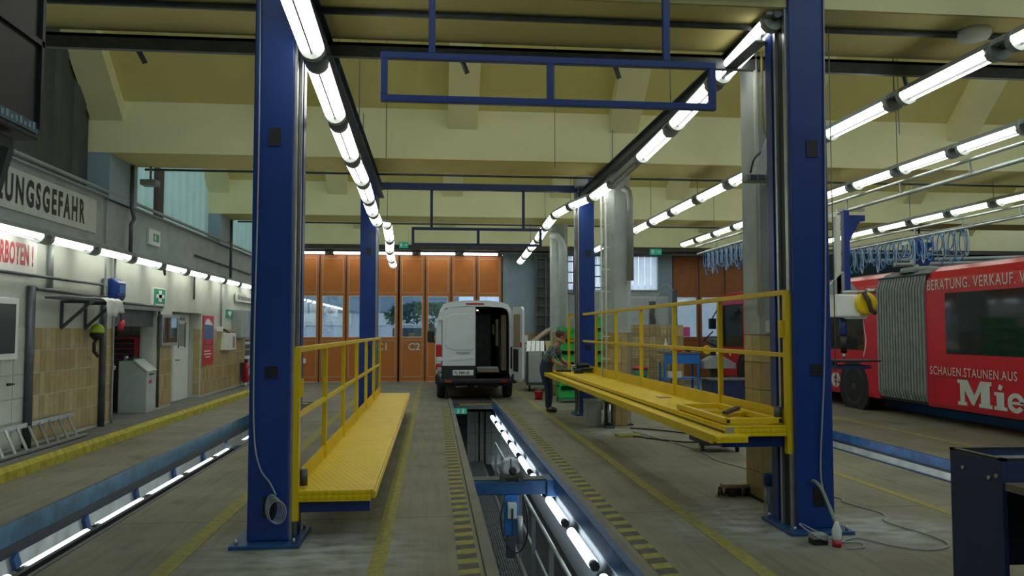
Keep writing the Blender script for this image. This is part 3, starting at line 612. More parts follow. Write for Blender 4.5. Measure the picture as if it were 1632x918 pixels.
s = thing('switch_box', (3.5, 7.58, 2.1), 'grey switch plate with white socket lower on the nearest pillar', 'switch box'); obj('body', B(3.55, 3.72, 7.58, 7.62, 2.0, 2.28), 'grey_metal', s, .005); obj('socket', B(3.62, 3.7, 7.56, 7.58, 2.1, 2.2), 'white', s, .004)
s = thing('power_strip', (3.1, 7.45, 3.2), 'grey power strip tray hung on a bracket from the nearest pillar', 'power strip')
obj('tray', B(2.98, 3.38, 7.3, 7.42, 3.13, 3.2), 'grey_metal', s, .008); obj('plate', MB().prism([(3.08,3.2),(3.2,3.2),(3.3,3.62),(3.24,3.62)], 'y', 7.38, 7.39), 'off_white', s)
for k in range(4): obj('socket', B(3.02+k*.08, 3.08+k*.08, 7.292, 7.3, 3.145, 3.19), 'dark_steel', s)
obj('bracket', MB().bar((3.3,7.4,3.16),(3.3,7.64,3.16),.03), 'grey_metal', s)
s = thing('ventilation_pipe', (3.0, 20.6, 0), 'fat galvanised pipe with an elbow beside the farthest pillar', 'pipe')
obj('duct', MB().sweep([(3.35,20.45,0),(3.35,20.45,3.8),(3.32,20.4,4.0),(3.2,20.35,4.15),(3.0,20.35,4.2)], .10, 14), 'pale_metal', s)
s = thing('ventilation_pipe', (3.7, 13.9, 0), 'grey tube standing in for the shaded right side of the middle pillar', 'pipe')
obj('duct', MB().sweep([(3.53,14.02,2.6),(3.53,14.02,4.05),(3.5,14.0,4.2),(3.4,14.0,4.28)], .06, 14), 'grey_metal', s)  # tube kept as a painted stand-in for the pillar's shaded side
s = thing('steel_conduit_ladder', (2.95, 13.95, 0), 'pale vertical conduits and bracket beside the middle pillar', 'conduit')
for x in (3.0, 3.08): obj('conduit', MB().tube((x, 14.02, 0.3), (x, 14.02, 4.1), .018), 'off_white', s)
for k in range(9): obj('rung', MB().bar((3.0, 14.02, .8+k*.4), (3.15, 14.02, .8+k*.4), .02), 'off_white', s)
# ================================================================= LIFT COLUMNS, RUNWAYS
def column(x0, x1, y, side, lab):
    c = thing('lift_column', ((x0+x1)/2, y+.2, 0), lab, 'lift column', 'blue lift columns')
    zt = 5.15 if y < 10 else 4.85
    # solid shaft; black patches stand in for the dark inside three openings
    xc = x0+(x1-x0)*(.38 if side < 0 else .42)
    obj('shaft', B(x0, x1, y+.004, y+.42, .03, zt), 'blue_paint', c, .012)
    for (z, h) in ((.30, .17) , (1.37, .085), (3.28, .14)):
        obj('opening', B(xc, xc+.10, y-.001, y+.01, z-h/2, z+h/2), 'black', c)
        if z == 1.37 or z == 3.28: obj('opening_lip', B(xc, xc+.008, y-.006, y, z-h/2, z+h/2).box(xc, xc+.1, y-.006, y, z-h/2-.008, z-h/2), 'dark_blue', c)
    sx = x1 if side < 0 else x0
    d = 1 if side < 0 else -1
    obj('guide_rail', B(min(sx, sx+d*.018), max(sx, sx+d*.018), y+.05, y+.10, .03, zt), 'steel', c); obj('guide_rail', B(min(sx, sx+d*.03), max(sx, sx+d*.03), y+.22, y+.26, .03, zt), 'steel', c)
    obj('guide_slot', B(min(sx, sx+d*.006), max(sx, sx+d*.006), y+.10, y+.22, .03, zt), 'black', c); obj('guide_flange', B(min(sx, sx+d*.035), max(sx, sx+d*.035), y+.3, y+.42, .03, zt), 'blue_paint', c)
    obj('base_plate', B(x0-.11, x1+.11, y-.12, y+.5, 0, .03), 'rail_blue', c, .005)
    for bx in (x0-.06, x1+.06):
        for by in (y-.07, y+.44): obj('anchor_bolt', MB().tube((bx, by, .03), (bx, by, .07), .012, 8), 'steel', c)
    return c
cl = column(-1.46, -1.14, 6.57, -1, 'near left blue steel lift column with coiled cable at its foot')
cr_ = column(3.07, 3.40, 6.54, 1, 'near right blue steel lift column with plug and socket at its foot')
column(-1.45, -1.14, 16.0, -1, 'far left blue steel lift column behind the left platform rail')
column(2.96, 3.27, 15.95, 1, 'far right blue steel lift column beside the green crates')
solo('lift_cable', MB().sweep([(-1.42,6.55,4.8),(-1.41,6.55,3),(-1.42,6.55,1.6),(-1.41,6.55,.9),(-1.36,6.54,.62),(-1.28,6.54,.5),(-1.23,6.54,.4)], .007), 'cable_grey', 'thin grey cable running down the face of the near left blue column', 'cable')
m = MB()
for k in range(6):
    m.sweep([(-1.262+(.048+.004*k)*math.cos(a)+k*.011, 6.545-.011*k, .30+(.105-.003*k)*math.sin(a)-k*.005) for a in [2*PI*i/20 for i in range(20)]], .0042, 6, closed=True)
solo('coiled_cable', m, 'cable_grey', 'coil of grey cable hanging in the lower opening of the near left column', 'cable')
solo('lift_cable', MB().sweep([(3.39,6.53,4.8),(3.36,6.53,2.5),(3.32,6.52,1.4),(3.27,6.52,.6),(3.28,6.5,.35),(3.33,6.46,.2),(3.30,6.3,.03)], .007), 'cable_grey', 'thin pale cable running down the face of the near right blue column', 'cable')
for (x, lab) in ((-1.04, 'dark runway beam joining the tops of the left columns'), (2.98, 'dark runway beam joining the tops of the right columns')):
    ys = 5.2 if x < 0 else 6.9
    s = thing('runway_beam', (x, 11, 4.4), lab, 'beam'); obj('flange', B(x-.06, x+.06, ys, 15.95, 4.34, 4.355).box(x-.06, x+.06, ys, 15.95, 4.50, 4.515), 'runway_grey', s); obj('web', B(x-.008, x+.008, ys, 15.95, 4.355, 4.50), 'runway_grey', s)
solo('motor_box', B(2.86, 3.1, 15.7, 15.95, 4.6, 4.85), 'grey_metal', 'grey motor box at the top of the far right blue column', 'motor box', bevel=.02)
def hframe(y, z0, z1, x0, x1, xm, hx, zc, lab, dark, cw):
    s = thing('overhead_gantry', ((x0+x1)/2, y, z0), lab, 'frame', 'hanging pendant frames'); t = .055
    mm = 'blue_paint' if not dark else 'dark_blue'
    obj('top_bar', MB().bar((x0, y, z1), (x1, y, z1), t), mm, s, .004); obj('bottom_bar', MB().bar((x0, y, z0), (x1, y, z0), t), mm, s, .004)
    for x in (x0+t/2, x1-t/2, xm): obj('upright', MB().bar((x, y, z0+t/2), (x, y, z1-t/2), t), mm, s, .003)
    for x in hx: obj('hanger', MB().bar((x, y, z1+t/2), (x, y, zc), t), mm, s, .003)
    obj('crossbeam', MB().bar((cw[0], y, zc+.07), (cw[1], y, zc+.07), .14, .13), mm, s, .004)
hframe(6.4, 3.57, 3.92, -.43, 2.35, .95, (-.02, 1.93), 4.66, 'large blue rectangular frame hanging overhead between the near columns', False, (-1.12, 3.06))
hframe(16.2, 3.45, 3.77, -.44, 2.22, .91, (-.04, 1.84), 4.56, 'smaller dark blue frame hanging between the far columns', True, (-1.14, 3.0))
# ================================================================= PLATFORMS
def platform(x0, x1, y0, y1, zt, side, lab):
    p = thing('work_platform', ((x0+x1)/2, (y0+y1)/2, zt-.1), lab, 'work platform', 'yellow lifting platforms')
    obj('deck', B(x0, x1, y0, y1, zt-.09, zt), 'yellow_plate', p, .004)
    rx = x0+.02 if side < 0 else x1-.02
    posts = [y0+.02+i*(y1-y0-.06)/6 for i in range(7)]
    for i, y in enumerate(posts):
        if i: obj('post', MB().bar((rx, y, zt), (rx, y, zt+1.12), .045), 'yellow_paint', p)
        else: obj('post', MB().bar((rx, y, zt-.24), (rx, y, zt+1.12), .05, .06), 'yellow_paint', p)
    obj('top_rail', MB().bar((rx, y0, zt+1.14), (rx, y1, zt+1.14), .05, .045), 'yellow_paint', p, .004); obj('middle_rail', MB().bar((rx, y0, zt+.60), (rx, y1, zt+.60), .04, .04), 'yellow_paint', p, .004)
    xk = rx
    obj('toe_board', B(xk-.008, xk+.008, y0+.1, y1, zt, zt+.13), 'yellow_paint', p)
    obj('hinge_plate', B(rx-.02*side*-1-.01, rx+.03*(-side)+.01 if side < 0 else rx+.01, y0+.03, y0+.09, zt+.75, zt+.9), 'yellow_paint', p) if side < 0 else obj('hinge_plate', B(rx-.05, rx-.02, y0+.03, y0+.09, zt+.75, zt+.9), 'yellow_paint', p)
    obj('locking_bolt', MB().tube((rx+.04*(-side), y0+.14, zt+.02), (rx+.04*(-side), y0+.14, zt+.15), .035, 12), 'dark_steel', p)
    for yy in (y0+.08, y1-.3): obj('support_arm', B(x0-.02 if side < 0 else x0, x1-.01, yy, yy+.14, zt-.19, zt-.09), 'dark_blue' if 0 else 'blue_paint', p, .004)
    return p, rx
pl, rx = platform(-1.12, -.50, 6.66, 16.85, .405, -1, 'yellow checker plate platform with guard rail on the left, lowered close to floor')
obj('front_edge_strip', B(-.50, -.46, 6.7, 16.8, .33, .385), 'yellow_paint', pl, .003); obj('edge_lip', B(-.50, -.475, 6.64, 16.85, .385, .41), 'yellow_paint', pl)
pr, rx = platform(2.47, 3.06, 6.6, 16.35, .89, 1, 'yellow checker plate platform with guard rail on the right, raised waist high')
obj('sliding_extension', B(2.33, 2.60, 6.42, 16.55, .775, .83), 'yellow_plate', pr, .004); obj('extension_fascia', B(2.315, 2.33, 6.5, 16.55, .76, .835), 'yellow_paint', pr)
obj('extension_groove', B(2.463, 2.47, 6.61, 16.34, .832, .846), 'black', pr)
for x in (2.8, 2.94): obj('end_post', MB().bar((x, 16.33, .89), (x, 16.33, 2.02), .045), 'yellow_paint', pr)
obj('end_rail', MB().bar((2.78, 16.33, 2.03), (3.04, 16.33, 2.03), .045).bar((2.78, 16.33, 1.49), (3.04, 16.33, 1.49), .04), 'yellow_paint', pr)
obj('worn_patch', B(2.475, 2.55, 6.597, 6.6, .81, .88), 'galv', pr, label='bare metal patch on platform corner')
# loose guard frame lying on the right platform
s = thing('loose_guard_frame', (2.75, 7.2, .9), 'loose yellow tube frame with braces lying on the right platform', 'frame')
z = .925
obj('long_tube', MB().bar((2.52, 6.68, z), (3.0, 6.68, z), .05), 'yellow_paint', s, .004); obj('long_tube', MB().bar((2.52, 8.05, z), (2.98, 8.05, z), .05), 'yellow_paint', s, .004)
obj('side_tube', MB().bar((2.52, 6.7, z), (2.52, 8.03, z), .05), 'yellow_paint', s, .004); obj('side_tube', MB().bar((2.96, 6.72, z), (2.96, 8.03, z), .05), 'yellow_paint', s, .004)
obj('cross_tube', MB().bar((2.55, 7.4, z), (2.93, 7.4, z), .04), 'yellow_paint', s); obj('diagonal_brace', MB().bar((2.6, 7.0, z), (2.95, 7.35, z), .03), 'yellow_paint', s)
obj('tube_mouth', B(2.505, 2.535, 6.652, 6.655, z-.015, z+.015).box(2.97, 3.0, 6.652, 6.655, z-.018, z+.018), 'black', s)
s = thing('wood_offcut', (2.75, 7.0, .95), 'short brown wood offcut resting across the loose yellow frame', 'wood'); obj('block', MB().bar((2.6, 6.95, .965), (2.82, 7.2, .985), .05, .03), 'dark_brown', s, .004)
solo('paper_scrap', B(2.72, 2.86, 9.4, 9.6, .892, .9), 'wood', 'flat brown scrap lying on the right platform deck', 'scrap')
# tools at the far end of the right platform
z = .89
s = thing('plastic_tub', (2.72, 14.9, z), 'round blue plastic tub on the right platform among tools', 'tub'); obj('bowl', MB().lathe((2.76, 15.0, z), [(.09,0),(.11,.07),(.115,.075),(.10,.075)], 'z', 20), 'blue_paint', s)
s = thing('hand_drill', (2.9, 15.3, z), 'dark power drill lying on the platform beside blue tub', 'tool'); obj('body', MB().tube((2.78,15.35,z+.13),(3.02,15.3,z+.14),.045,12), 'black', s); obj('grip', MB().bar((2.92,15.33,z+.11),(2.88,15.3,z+.0),.05,.04), 'dark_green', s); obj('chuck', MB().tube((2.7,15.36,z+.13),(2.78,15.35,z+.13),.02,10), 'steel', s)
s = thing('tool_case', (2.62, 15.7, z), 'flat dark open tool case in front of the worker', 'tool case'); obj('tray', B(2.44, 2.72, 15.55, 15.8, z, z+.04), 'black', s, .01); obj('lid', MB().bar((2.5,15.82,z+.02),(2.66,15.86,z+.13),.2,.02), 'dark_steel', s)
s = thing('angle_grinder', (2.72, 15.5, z), 'dark angle grinder with pale disc on the platform', 'tool'); obj('body', MB().tube((2.70,15.45,z+.06),(2.93,15.5,z+.07),.035,12), 'dark_steel', s); obj('disc', MB().lathe((2.70,15.42,z+.07), [(.05,-.004),(.06,0),(.05,.004)], 'x', 18), 'off_white', s)
s = thing('cable_tangle', (2.85, 15.2, z), 'tangled black cable heap on the platform behind the tub', 'cable')
pts = [(2.88+.13*math.sin(i*1.3)+.03*math.sin(i*3.1), 15.15+.2*math.cos(i*.9), z+.02+.07*abs(math.sin(i*.7))) for i in range(34)]
obj('cable_loops', MB().sweep(pts, .014, 6), 'black', s)
# ================================================================= END WALL WITH DOORS
we = sroot('wall_end', (0, 27.2, 0))
YE = 26.9
def wbox(n, a, b, z0, z1, m, y=YE, d=.3): return obj(n, B(a, b, y, y+d, z0, z1), m, we)
wbox('masonry', -5.7, -4.62, 0, 4.3, 'wall_grey'); wbox('lintel', -5.7, 22, 4.3, 4.54, 'wall_grey')
wbox('cladding', 2.36, 3.95, 1.62, 4.3, 'blue_grey'); wbox('tiled_base', 2.36, 4.5, 0, 1.62, 'ochre_tile_dark')
wbox('cladding', 3.95, 4.45, 1.62, 4.3, 'wall_grey'); wbox('parapet_wall', 4.45, 7.78, 1.5, 3.1, 'wall_grey'); wbox('tiled_base', 4.5, 8.25, 0, 1.5, 'ochre_tile_dark'); wbox('mullion_panel', 5.98, 6.62, 3.1, 4.3, 'wall_grey')
wbox('cladding', 7.78, 8.25, 1.5, 4.3, 'blue_grey'); wbox('masonry', 13.3, 22, 0, 4.3, 'dark_sheet')
for k in range(6): obj('cladding_joint', B(2.60+k*.27, 2.61+k*.27, YE-.006, YE, 1.62, 4.3), 'grey_metal', we)
obj('soffit_board', B(-5.4, 8.2, 26.3, 26.9, 4.36, 4.50), 'dark_brown', we); obj('soffit_board', B(8.2, 22, 26.3, 26.9, 4.38, 4.50), 'dark_brown', we)
obj('cable_tray', B(-4.6, 2.6, 26.55, 26.75, 4.42, 4.46), 'grey_metal', we)
struct('wall_right', B(22, 22.3, YB, YF, -.1, 5.4), 'dark_sheet'); struct('wall_back', B(-5.7, 22.3, YB-.3, YB, -.1, 5.4), 'wall_grey')
# upper gable closure beyond the last beam
wbox('upper_closure', -5.7, 22.3, 5.3, 9.0, 'wall_grey', 27.6, .2)
def folding_door(n, x0, nleaf, lw, letters, mo='orange', ztop=4.22, wins=True):
    d = sroot('door_%d' % n, (x0+nleaf*lw/2, YE+.1, 0))
    for i in range(nleaf):
        a = x0+i*lw+.025; b = x0+(i+1)*lw-.025; y = YE+.04
        lf = obj('leaf', B(a, a+.07, y, y+.06, .01, ztop).box(b-.07, b, y, y+.06, .01, ztop).box(a+.07, b-.07, y, y+.06, .01, .16).box(a+.07, b-.07, y, y+.06, ztop-.1, ztop).box(a+.07, b-.07, y, y+.06, 2.86, 2.96).box(a+.07, b-.07, y, y+.06, 1.38, 1.48), mo, d)
        for (z0, z1) in ((.16, 1.38), (2.96, ztop-.1)):
            obj('seam_frame', B(a+.07, a+.085, y-.004, y+.01, z0, z1).box(b-.085, b-.07, y-.004, y+.01, z0, z1).box(a+.085, b-.085, y-.004, y+.01, z0, z0+.015).box(a+.085, b-.085, y-.004, y+.01, z1-.015, z1), 'seam', lf) if mo == 'orange' else None
            obj('panel', B(a+.07, b-.07, y+.015, y+.05, z0, z1), mo, lf)
        obj('pane', B(a+.085, b-.085, y+.02, y+.03, 1.495, 2.845), 'glass', lf)
        obj('pane_frame', B(a+.07, a+.085, y-.004, y+.03, 1.48, 2.86).box(b-.085, b-.07, y-.004, y+.03, 1.48, 2.86).box(a+.085, b-.085, y-.004, y+.03, 1.48, 1.495).box(a+.085, b-.085, y-.004, y+.03, 2.845, 2.86), 'white', lf)
        obj('door_track_stay', MB().bar((b+.02, y-.03, ztop-.5), (b+.02, y-.03, ztop), .03), 'dark_steel', lf)
    for i in range(nleaf+1): obj('post', B(x0+i*lw-.03, x0+i*lw+.03, YE+.05, YE+.12, 0, ztop+.02), 'dark_brown', d)
    obj('head_rail', B(x0, x0+nleaf*lw, YE+.05, YE+.15, ztop, 4.32), 'dark_brown', d)
    for (s_, x, z, mm) in letters: text(s_, 'lettering', .34, (x, YE+.035, z), (1,0,0), (0,0,1), mm, d, bold=.02)
    return d
folding_door(2, -4.62, 4, .865, [('C1', -1.88, 1.05, 'off_white')]); folding_door(3, -1.13, 4, .865, [('C2', -.83, 1.05, 'off_white')])
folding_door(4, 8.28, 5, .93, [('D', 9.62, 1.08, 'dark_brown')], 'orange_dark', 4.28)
solo('door_switch', B(-4.28, -4.17, 26.88, 26.94, .62, .78), 'white', 'small white push button box on the leftmost orange door leaf', 'switch')
solo('door_note', B(-2.42, -2.02, 26.93, 26.945, 1.08, 1.28), 'off_white', 'white paper notice on the orange door left of C1', 'notice')
solo('wall_notice', B(2.82, 2.98, 26.88, 26.895, 1.3, 1.55), 'white', 'left of two white paper notices on tiles right of the van', 'notice')
solo('wall_notice', B(3.03, 3.2, 26.88, 26.895, 1.3, 1.55), 'white', 'right of two white paper notices on tiles right of the van', 'notice')
def polywin(n, x0, x1, z0, z1, k):
    wd = sroot('window_%d' % n, ((x0+x1)/2, YE, z0)); ww = (x1-x0)/k
    for i in range(k): obj('pane', B(x0+i*ww+.01, x0+(i+1)*ww-.01, YE+.1, YE+.12, z0, z1), 'polycarbonate', wd)
    obj('frame', B(x0-.03, x0, YE-.01, YE+.14, z0, z1).box(x1, x1+.03, YE-.01, YE+.14, z0, z1).box(x0, x1, YE-.01, YE+.14, z1, z1+.04).box(x0, x1, YE-.02, YE+.14, z0-.05, z0), 'grey_metal', wd)
    return wd
polywin(3, 4.48, 5.95, 3.1, 4.26, 5); polywin(4, 6.65, 7.75, 3.1, 4.26, 5)
# stacked dark grille racks against the end wall
s = thing('cable_ladder_rack', (3.9, 26.6, 0), 'dark vertical lattice rack between blue-grey cladding and far pillar', 'rack')
for x in (3.45, 3.78, 4.05, 4.3): obj('upright', MB().bar((x, 26.6, 0), (x, 26.6, 4.2), .06), 'dark_steel', s)
for k in range(13): obj('rung', MB().bar((3.45, 26.58, .3+k*.32), (4.3, 26.58, .3+k*.32), .03), 'dark_steel', s)
obj('back_sheet', B(3.45, 4.32, 26.66, 26.7, 0, 4.2), 'dark_sheet', s)
s = thing('window_ladder', (4.7, 26.5, 2.4), 'dark steel frame with rungs standing before the left bright window', 'frame')
for x in (4.5, 4.72, 5.42, 5.7): obj('upright', MB().bar((x, 26.5, 2.2 if x > 5 else 2.9), (x, 26.5, 4.25), .05), 'dark_steel', s)
for k in range(4): obj('rung', MB().bar((4.5, 26.5, 2.95+k*.36), (4.75, 26.5, 2.95+k*.36), .04), 'dark_steel', s)
for k in range(3): obj('rung', MB().bar((5.42, 26.5, 3.15+k*.38), (5.95, 26.5, 3.15+k*.38), .04), 'dark_steel', s)
# exit signs
def exit_sign(x, y, z, w_, lab):
    s = thing('exit_sign', (x, y, z), lab, 'sign'); obj('box', B(x, x+w_, y, y+.06, z, z+.2), 'sign_glow', s)
    obj('arrow', MB().prism([(x+w_*.5,z+.09),(x+w_*.75,z+.09),(x+w_*.75,z+.05),(x+w_*.92,z+.1),(x+w_*.75,z+.15),(x+w_*.75,z+.11),(x+w_*.5,z+.11)], 'y', y-.006, y), 'white', s); obj('figure', B(x+w_*.12, x+w_*.35, y-.005, y, z+.05, z+.16), 'white', s)
exit_sign(7.28, 26.2, 4.26, .4, 'green exit sign above the right bright window')
exit_sign(-1.12, 26.2, 4.4, .3, 'green exit sign above the door left of the centre')
# cabinets and machines in front of the end wall
s = thing('electric_cabinet', (6.5, 24, 0), 'tall grey electrical cabinet below the right bright window', 'cabinet')
obj('body', B(5.95, 7.25, 24.0, 24.5, 0, 2.75), 'pale_metal', s, .01); obj('door', B(5.98, 6.55, 23.98, 24.0, .2, 2.7), 'wall_grey', s); obj('door', B(6.6, 7.22, 23.98, 24.0, .2, 2.7), 'wall_grey', s)
obj('grille', B(6.62, 6.82, 23.97, 23.98, 1.9, 2.6), 'dark_steel', s)
s = thing('locker', (5.0, 24, 0), 'pale grey locker behind the far right blue column', 'locker'); obj('body', B(4.6, 5.6, 24.1, 24.6, 0, 2.95), 'pale_metal', s, .01)
for k in range(2): obj('door', B(4.63+k*.5, 5.08+k*.5, 24.08, 24.1, .1, 2.9), 'grey_metal', s)
s = thing('tripod_lift', (7.3, 23.8, 0), 'dark vertical mast with hoses beside the grey electrical cabinet', 'mast')
obj('mast', MB().bar((7.4, 23.9, 0), (7.4, 23.9, 2.95), .12), 'dark_steel', s); obj('hose', MB().sweep([(7.35,23.8,2.9),(7.1,23.8,3.1),(6.9,23.8,2.9),(6.75,23.8,2.2),(6.9,23.8,1.8)], .02), 'grey_metal', s)
obj('chrome_cylinder', MB().tube((7.3,23.75,1.5),(7.3,23.75,1.95),.06,12), 'steel', s)
s = thing('wall_lamp_bracket', (7.9, 26.6, 2.2), 'small dark bracket lamp on the blue-grey cladding beside the right doors', 'lamp'); obj('shade', MB().lathe((7.85, 26.7, 2.28), [(.2,0),(.05,.12),(.02,.2)], 'z', 14), 'dark_steel', s)
# tiled low partition
pt = thing('tiled_partition', (6.1, 21.9, 0), 'low ochre tiled partition wall behind the right guard rail', 'partition')
obj('core', B(5.35, 6.95, 21.72, 21.95, 0, 1.86), 'grout', pt)
tp = {c: B(0, .155, 0, .015, 0, .295).mesh('tile', c) for c in ('ochre_tile', 'ochre_tile_light', 'ochre_tile_dark')}
for r in range(6):
    for c in range(10): put(tp[ochre()], (5.36+c*.16, 21.7, .02+r*.305), pt)
s = thing('mesh_fence', (6.0, 21.4, 0), 'thin wire mesh panel in front of the ochre partition', 'fence'); m = MB()
for k in range(13): m.tube((5.3+k*.1, 21.4, .25), (5.3+k*.1, 21.4, 1.8), .004, 4)
for k in range(11): m.tube((5.3, 21.4, .25+k*.15), (6.5, 21.4, .25+k*.15), .004, 4)
obj('fence_post', MB().tube((5.3, 21.4, 0), (5.3, 21.4, 1.8), .015), 'dark_steel', s); obj('fence_post', MB().tube((6.5, 21.4, 0), (6.5, 21.4, 1.8), .015), 'dark_steel', s)
obj('wire_mesh', m, 'dark_steel', s, kind='stuff')
s = thing('green_bin', (5.55, 21.1, 0), 'green bin with red lid in front of the ochre partition', 'bin'); obj('bin_body', MB().lathe((5.55, 21.1, 0), [(.17,0),(.2,.67)], 'z', 20), 'dark_green', s); obj('lid', MB().lathe((5.55, 21.1, .67), [(.215,0),(.215,.05),(.1,.08)], 'z', 20), 'red_sign', s)
# workbench with vice and drill
s = thing('workbench', (6.4, 20.3, 0), 'blue steel workbench with brown top behind the right guard rail', 'workbench')
obj('top', B(5.95, 6.95, 20.2, 20.8, 1.1, 1.15), 'bench_wood', s); obj('apron', B(5.98, 6.92, 20.22, 20.26, .84, 1.1), 'bench_blue', s, .005)
for x in (6.0, 6.88): 
    for y in (20.25, 20.74): obj('leg', MB().bar((x, y, 0), (x, y, .86), .05), 'bench_blue', s)
obj('shelf', B(5.98, 6.92, 20.25, 20.76, .45, .48), 'bench_blue', s); obj('lower_rail', MB().bar((6.0, 20.25, .12), (6.9, 20.25, .12), .04), 'bench_blue', s)
solo('cardboard_box', B(6.1, 6.45, 20.3, 20.6, .48, .64), 'off_white', 'white box on the lower shelf of the blue workbench', 'box')
for k, (x, c) in enumerate(((6.15, 'wood'), (6.35, 'red_sign'), (6.6, 'dark_brown'))): solo('bench_tool', MB().tube((x, 20.35, 1.18), (x+.15, 20.45, 1.18), .03, 8), c, ['pale tool at the left of the blue workbench top', 'red handled tool in the middle of the blue workbench top', 'dark tool at the right of the blue workbench top'][k], 'tool')
solo('bench_bottle', MB().lathe((6.12, 20.6, 1.15), [(.05,0),(.05,.2),(.02,.26),(.02,.34)], 'z', 12), 'off_white', 'pale bottle standing on the blue workbench', 'bottle')
s = thing('pedestal_drill', (7.4, 20.2, 0), 'dark green drilling machine with table right of the blue workbench', 'drilling machine')
obj('pedestal', MB().bar((7.35, 20.4, .1), (7.35, 20.4, 1.55), .18), 'dark_steel', s); obj('table', MB().prism([(6.95,.72),(6.95,.92),(7.2,1.05),(7.45,1.05),(7.8,.85),(7.8,.72)], 'y', 20.0, 20.35), 'dark_green' if 0 else 'grey_metal', s, .01)
obj('head', B(7.2, 7.5, 20.1, 20.5, 1.15, 1.5), 'dark_steel', s, .03); obj('lever', MB().tube((7.3,20.1,1.3),(6.95,20.0,1.45),.02).tube((6.95,20.0,1.45),(7.2,20.0,1.68),.02), 'black', s); obj('chuck', MB().tube((7.35,20.15,1.0),(7.35,20.15,1.16),.035,10), 'steel', s); obj('wheel', MB().lathe((7.1,20.2,1.2), [(.1,-.02),(.12,0),(.1,.02)], 'y', 18), 'yellow_paint', s); obj('foot', B(7.15, 7.6, 20.1, 20.7, 0, .1), 'dark_steel', s)
s = thing('tool_chest', (6.4, 17, 0), 'low dark blue steel chest behind the right guard rail', 'chest'); obj('body', B(5.95, 7.15, 16.6, 17.3, .12, .62), 'dark_blue', s, .015); obj('lid', B(5.92, 7.18, 16.58, 17.32, .62, .66), 'dark_steel', s, .01); obj('skid', B(6.0, 6.1, 16.6, 17.3, 0, .12).box(7.0, 7.1, 16.6, 17.3, 0, .12), 'black', s)
s = thing('tool_trolley', (3.9, 10.6, 0), 'dark blue wheeled tool trolley beneath the right platform', 'trolley'); obj('body', B(3.72, 4.3, 10.9, 11.4, .12, .7), 'dark_blue', s, .01); obj('bumper', B(3.7, 4.32, 10.86, 10.9, .1, .16), 'black', s)
for x in (3.76, 4.26): obj('caster', MB().tube((x-.015, 10.93, .05), (x+.015, 10.93, .05), .05, 12), 'black', s)
# ================================================================= GREEN CRATES, DUMPSTER, ETC.
def make_crate():
    p = thing('stacking_crate', (0,0,0), 'green steel stacking crate', 'crate', 'green stacking crates'); W, D, H = .62, .5, .27
    obj('floor_pan', B(0, W, 0, D, .0, .02), 'green', p); obj('back_panel', B(0, W, D-.02, D, .02, H-.02), 'green', p); obj('front_panel', B(.03, W-.03, 0, .015, .02, H*.6), 'green', p)
    for x in (0, W-.02): obj('side_panel', B(x, x+.02, .02, D-.02, .02, H-.04), 'green', p)
    for x in (0, W-.035):
        for y in (0, D-.035): obj('corner_post', B(x, x+.035, y-.005, y+.03, 0, H), 'green', p)
    obj('front_rim', B(.03, W-.03, -.012, .02, H*.58, H*.66), 'dark_green', p)
    return p
cr0 = make_crate(); used = False
stk = [(2.98, 18.7, 6, 'left stack'), (3.62, 18.9, 7, 'right stack')]
for (x, y, n, lab) in stk:
    for k in range(n):
        o = cr0 if not used else copy_tree(cr0); used = True
        o.location = (x+random.uniform(-.01, .01), y, .12+k*.28)
        o['label'] = 'green steel crate in the %s by the worker, %s from the floor' % (lab, NTH[k])
for (x, y, lab) in ((2.98, 18.7, 'left'), (3.62, 18.9, 'right')): solo('crate_stand', B(x, x+.62, y, y+.5, .08, .115).box(x, x+.04, y, y+.04, 0, .08).box(x+.58, x+.62, y, y+.04, 0, .08).box(x, x+.04, y+.46, y+.5, 0, .08).box(x+.58, x+.62, y+.46, y+.5, 0, .08), 'dark_green', 'low green stand under the %s stack of crates' % lab, 'stand')
s = thing('waste_container', (3.0, 22.4, 0), 'grey wheeled waste container with ribbed white lid right of the van', 'container')
obj('tub', B(2.62, 3.45, 22.2, 23.3, .22, 1.1), 'pale_metal', s, .015); obj('frame', B(2.60, 2.66, 22.18, 22.22, .2, 1.12).box(3.05, 3.09, 22.18, 22.22, .2, 1.12).box(3.42, 3.47, 22.18, 22.22, .2, 1.12).box(2.6, 3.47, 22.17, 22.22, .18, .26), 'dark_steel', s)
for k in range(4): obj('lid_slat', MB().bar((2.66+k*.13, 22.2, 1.12), (2.76+k*.13, 22.9, 1.4), .11, .015), 'white', s)
obj('yellow_lid', MB().bar((3.3, 22.2, 1.12), (3.36, 22.9, 1.4), .26, .015), 'line_yellow', s)
for x in (2.7, 3.35): obj('caster', MB().tube((x-.02, 22.3, .09), (x+.02, 22.3, .09), .09, 14), 'black', s)
solo('leaning_board', MB().bar((2.62, 23.5, 1.15), (3.45, 23.6, 1.75), .5, .03), 'wood', 'pale wooden board sloping above the waste container', 'board')
solo('cladding_board', MB().bar((2.8, 23.9, 1.15), (3.6, 24.0, 1.8), .5, .02), 'wood', 'second pale board behind the sloping one', 'board')
s = thing('red_bucket', (2.52, 19.6, 0), 'red bucket on the floor behind the worker', 'bucket'); obj('pail', MB().lathe((2.62, 19.7, 0), [(.09,0),(.12,.19),(.125,.2)], 'z', 18), 'red', s); obj('handle', MB().sweep([(2.51,19.7,.19),(2.56,19.66,.24),(2.68,19.66,.24),(2.73,19.7,.19)], .005), 'steel', s)
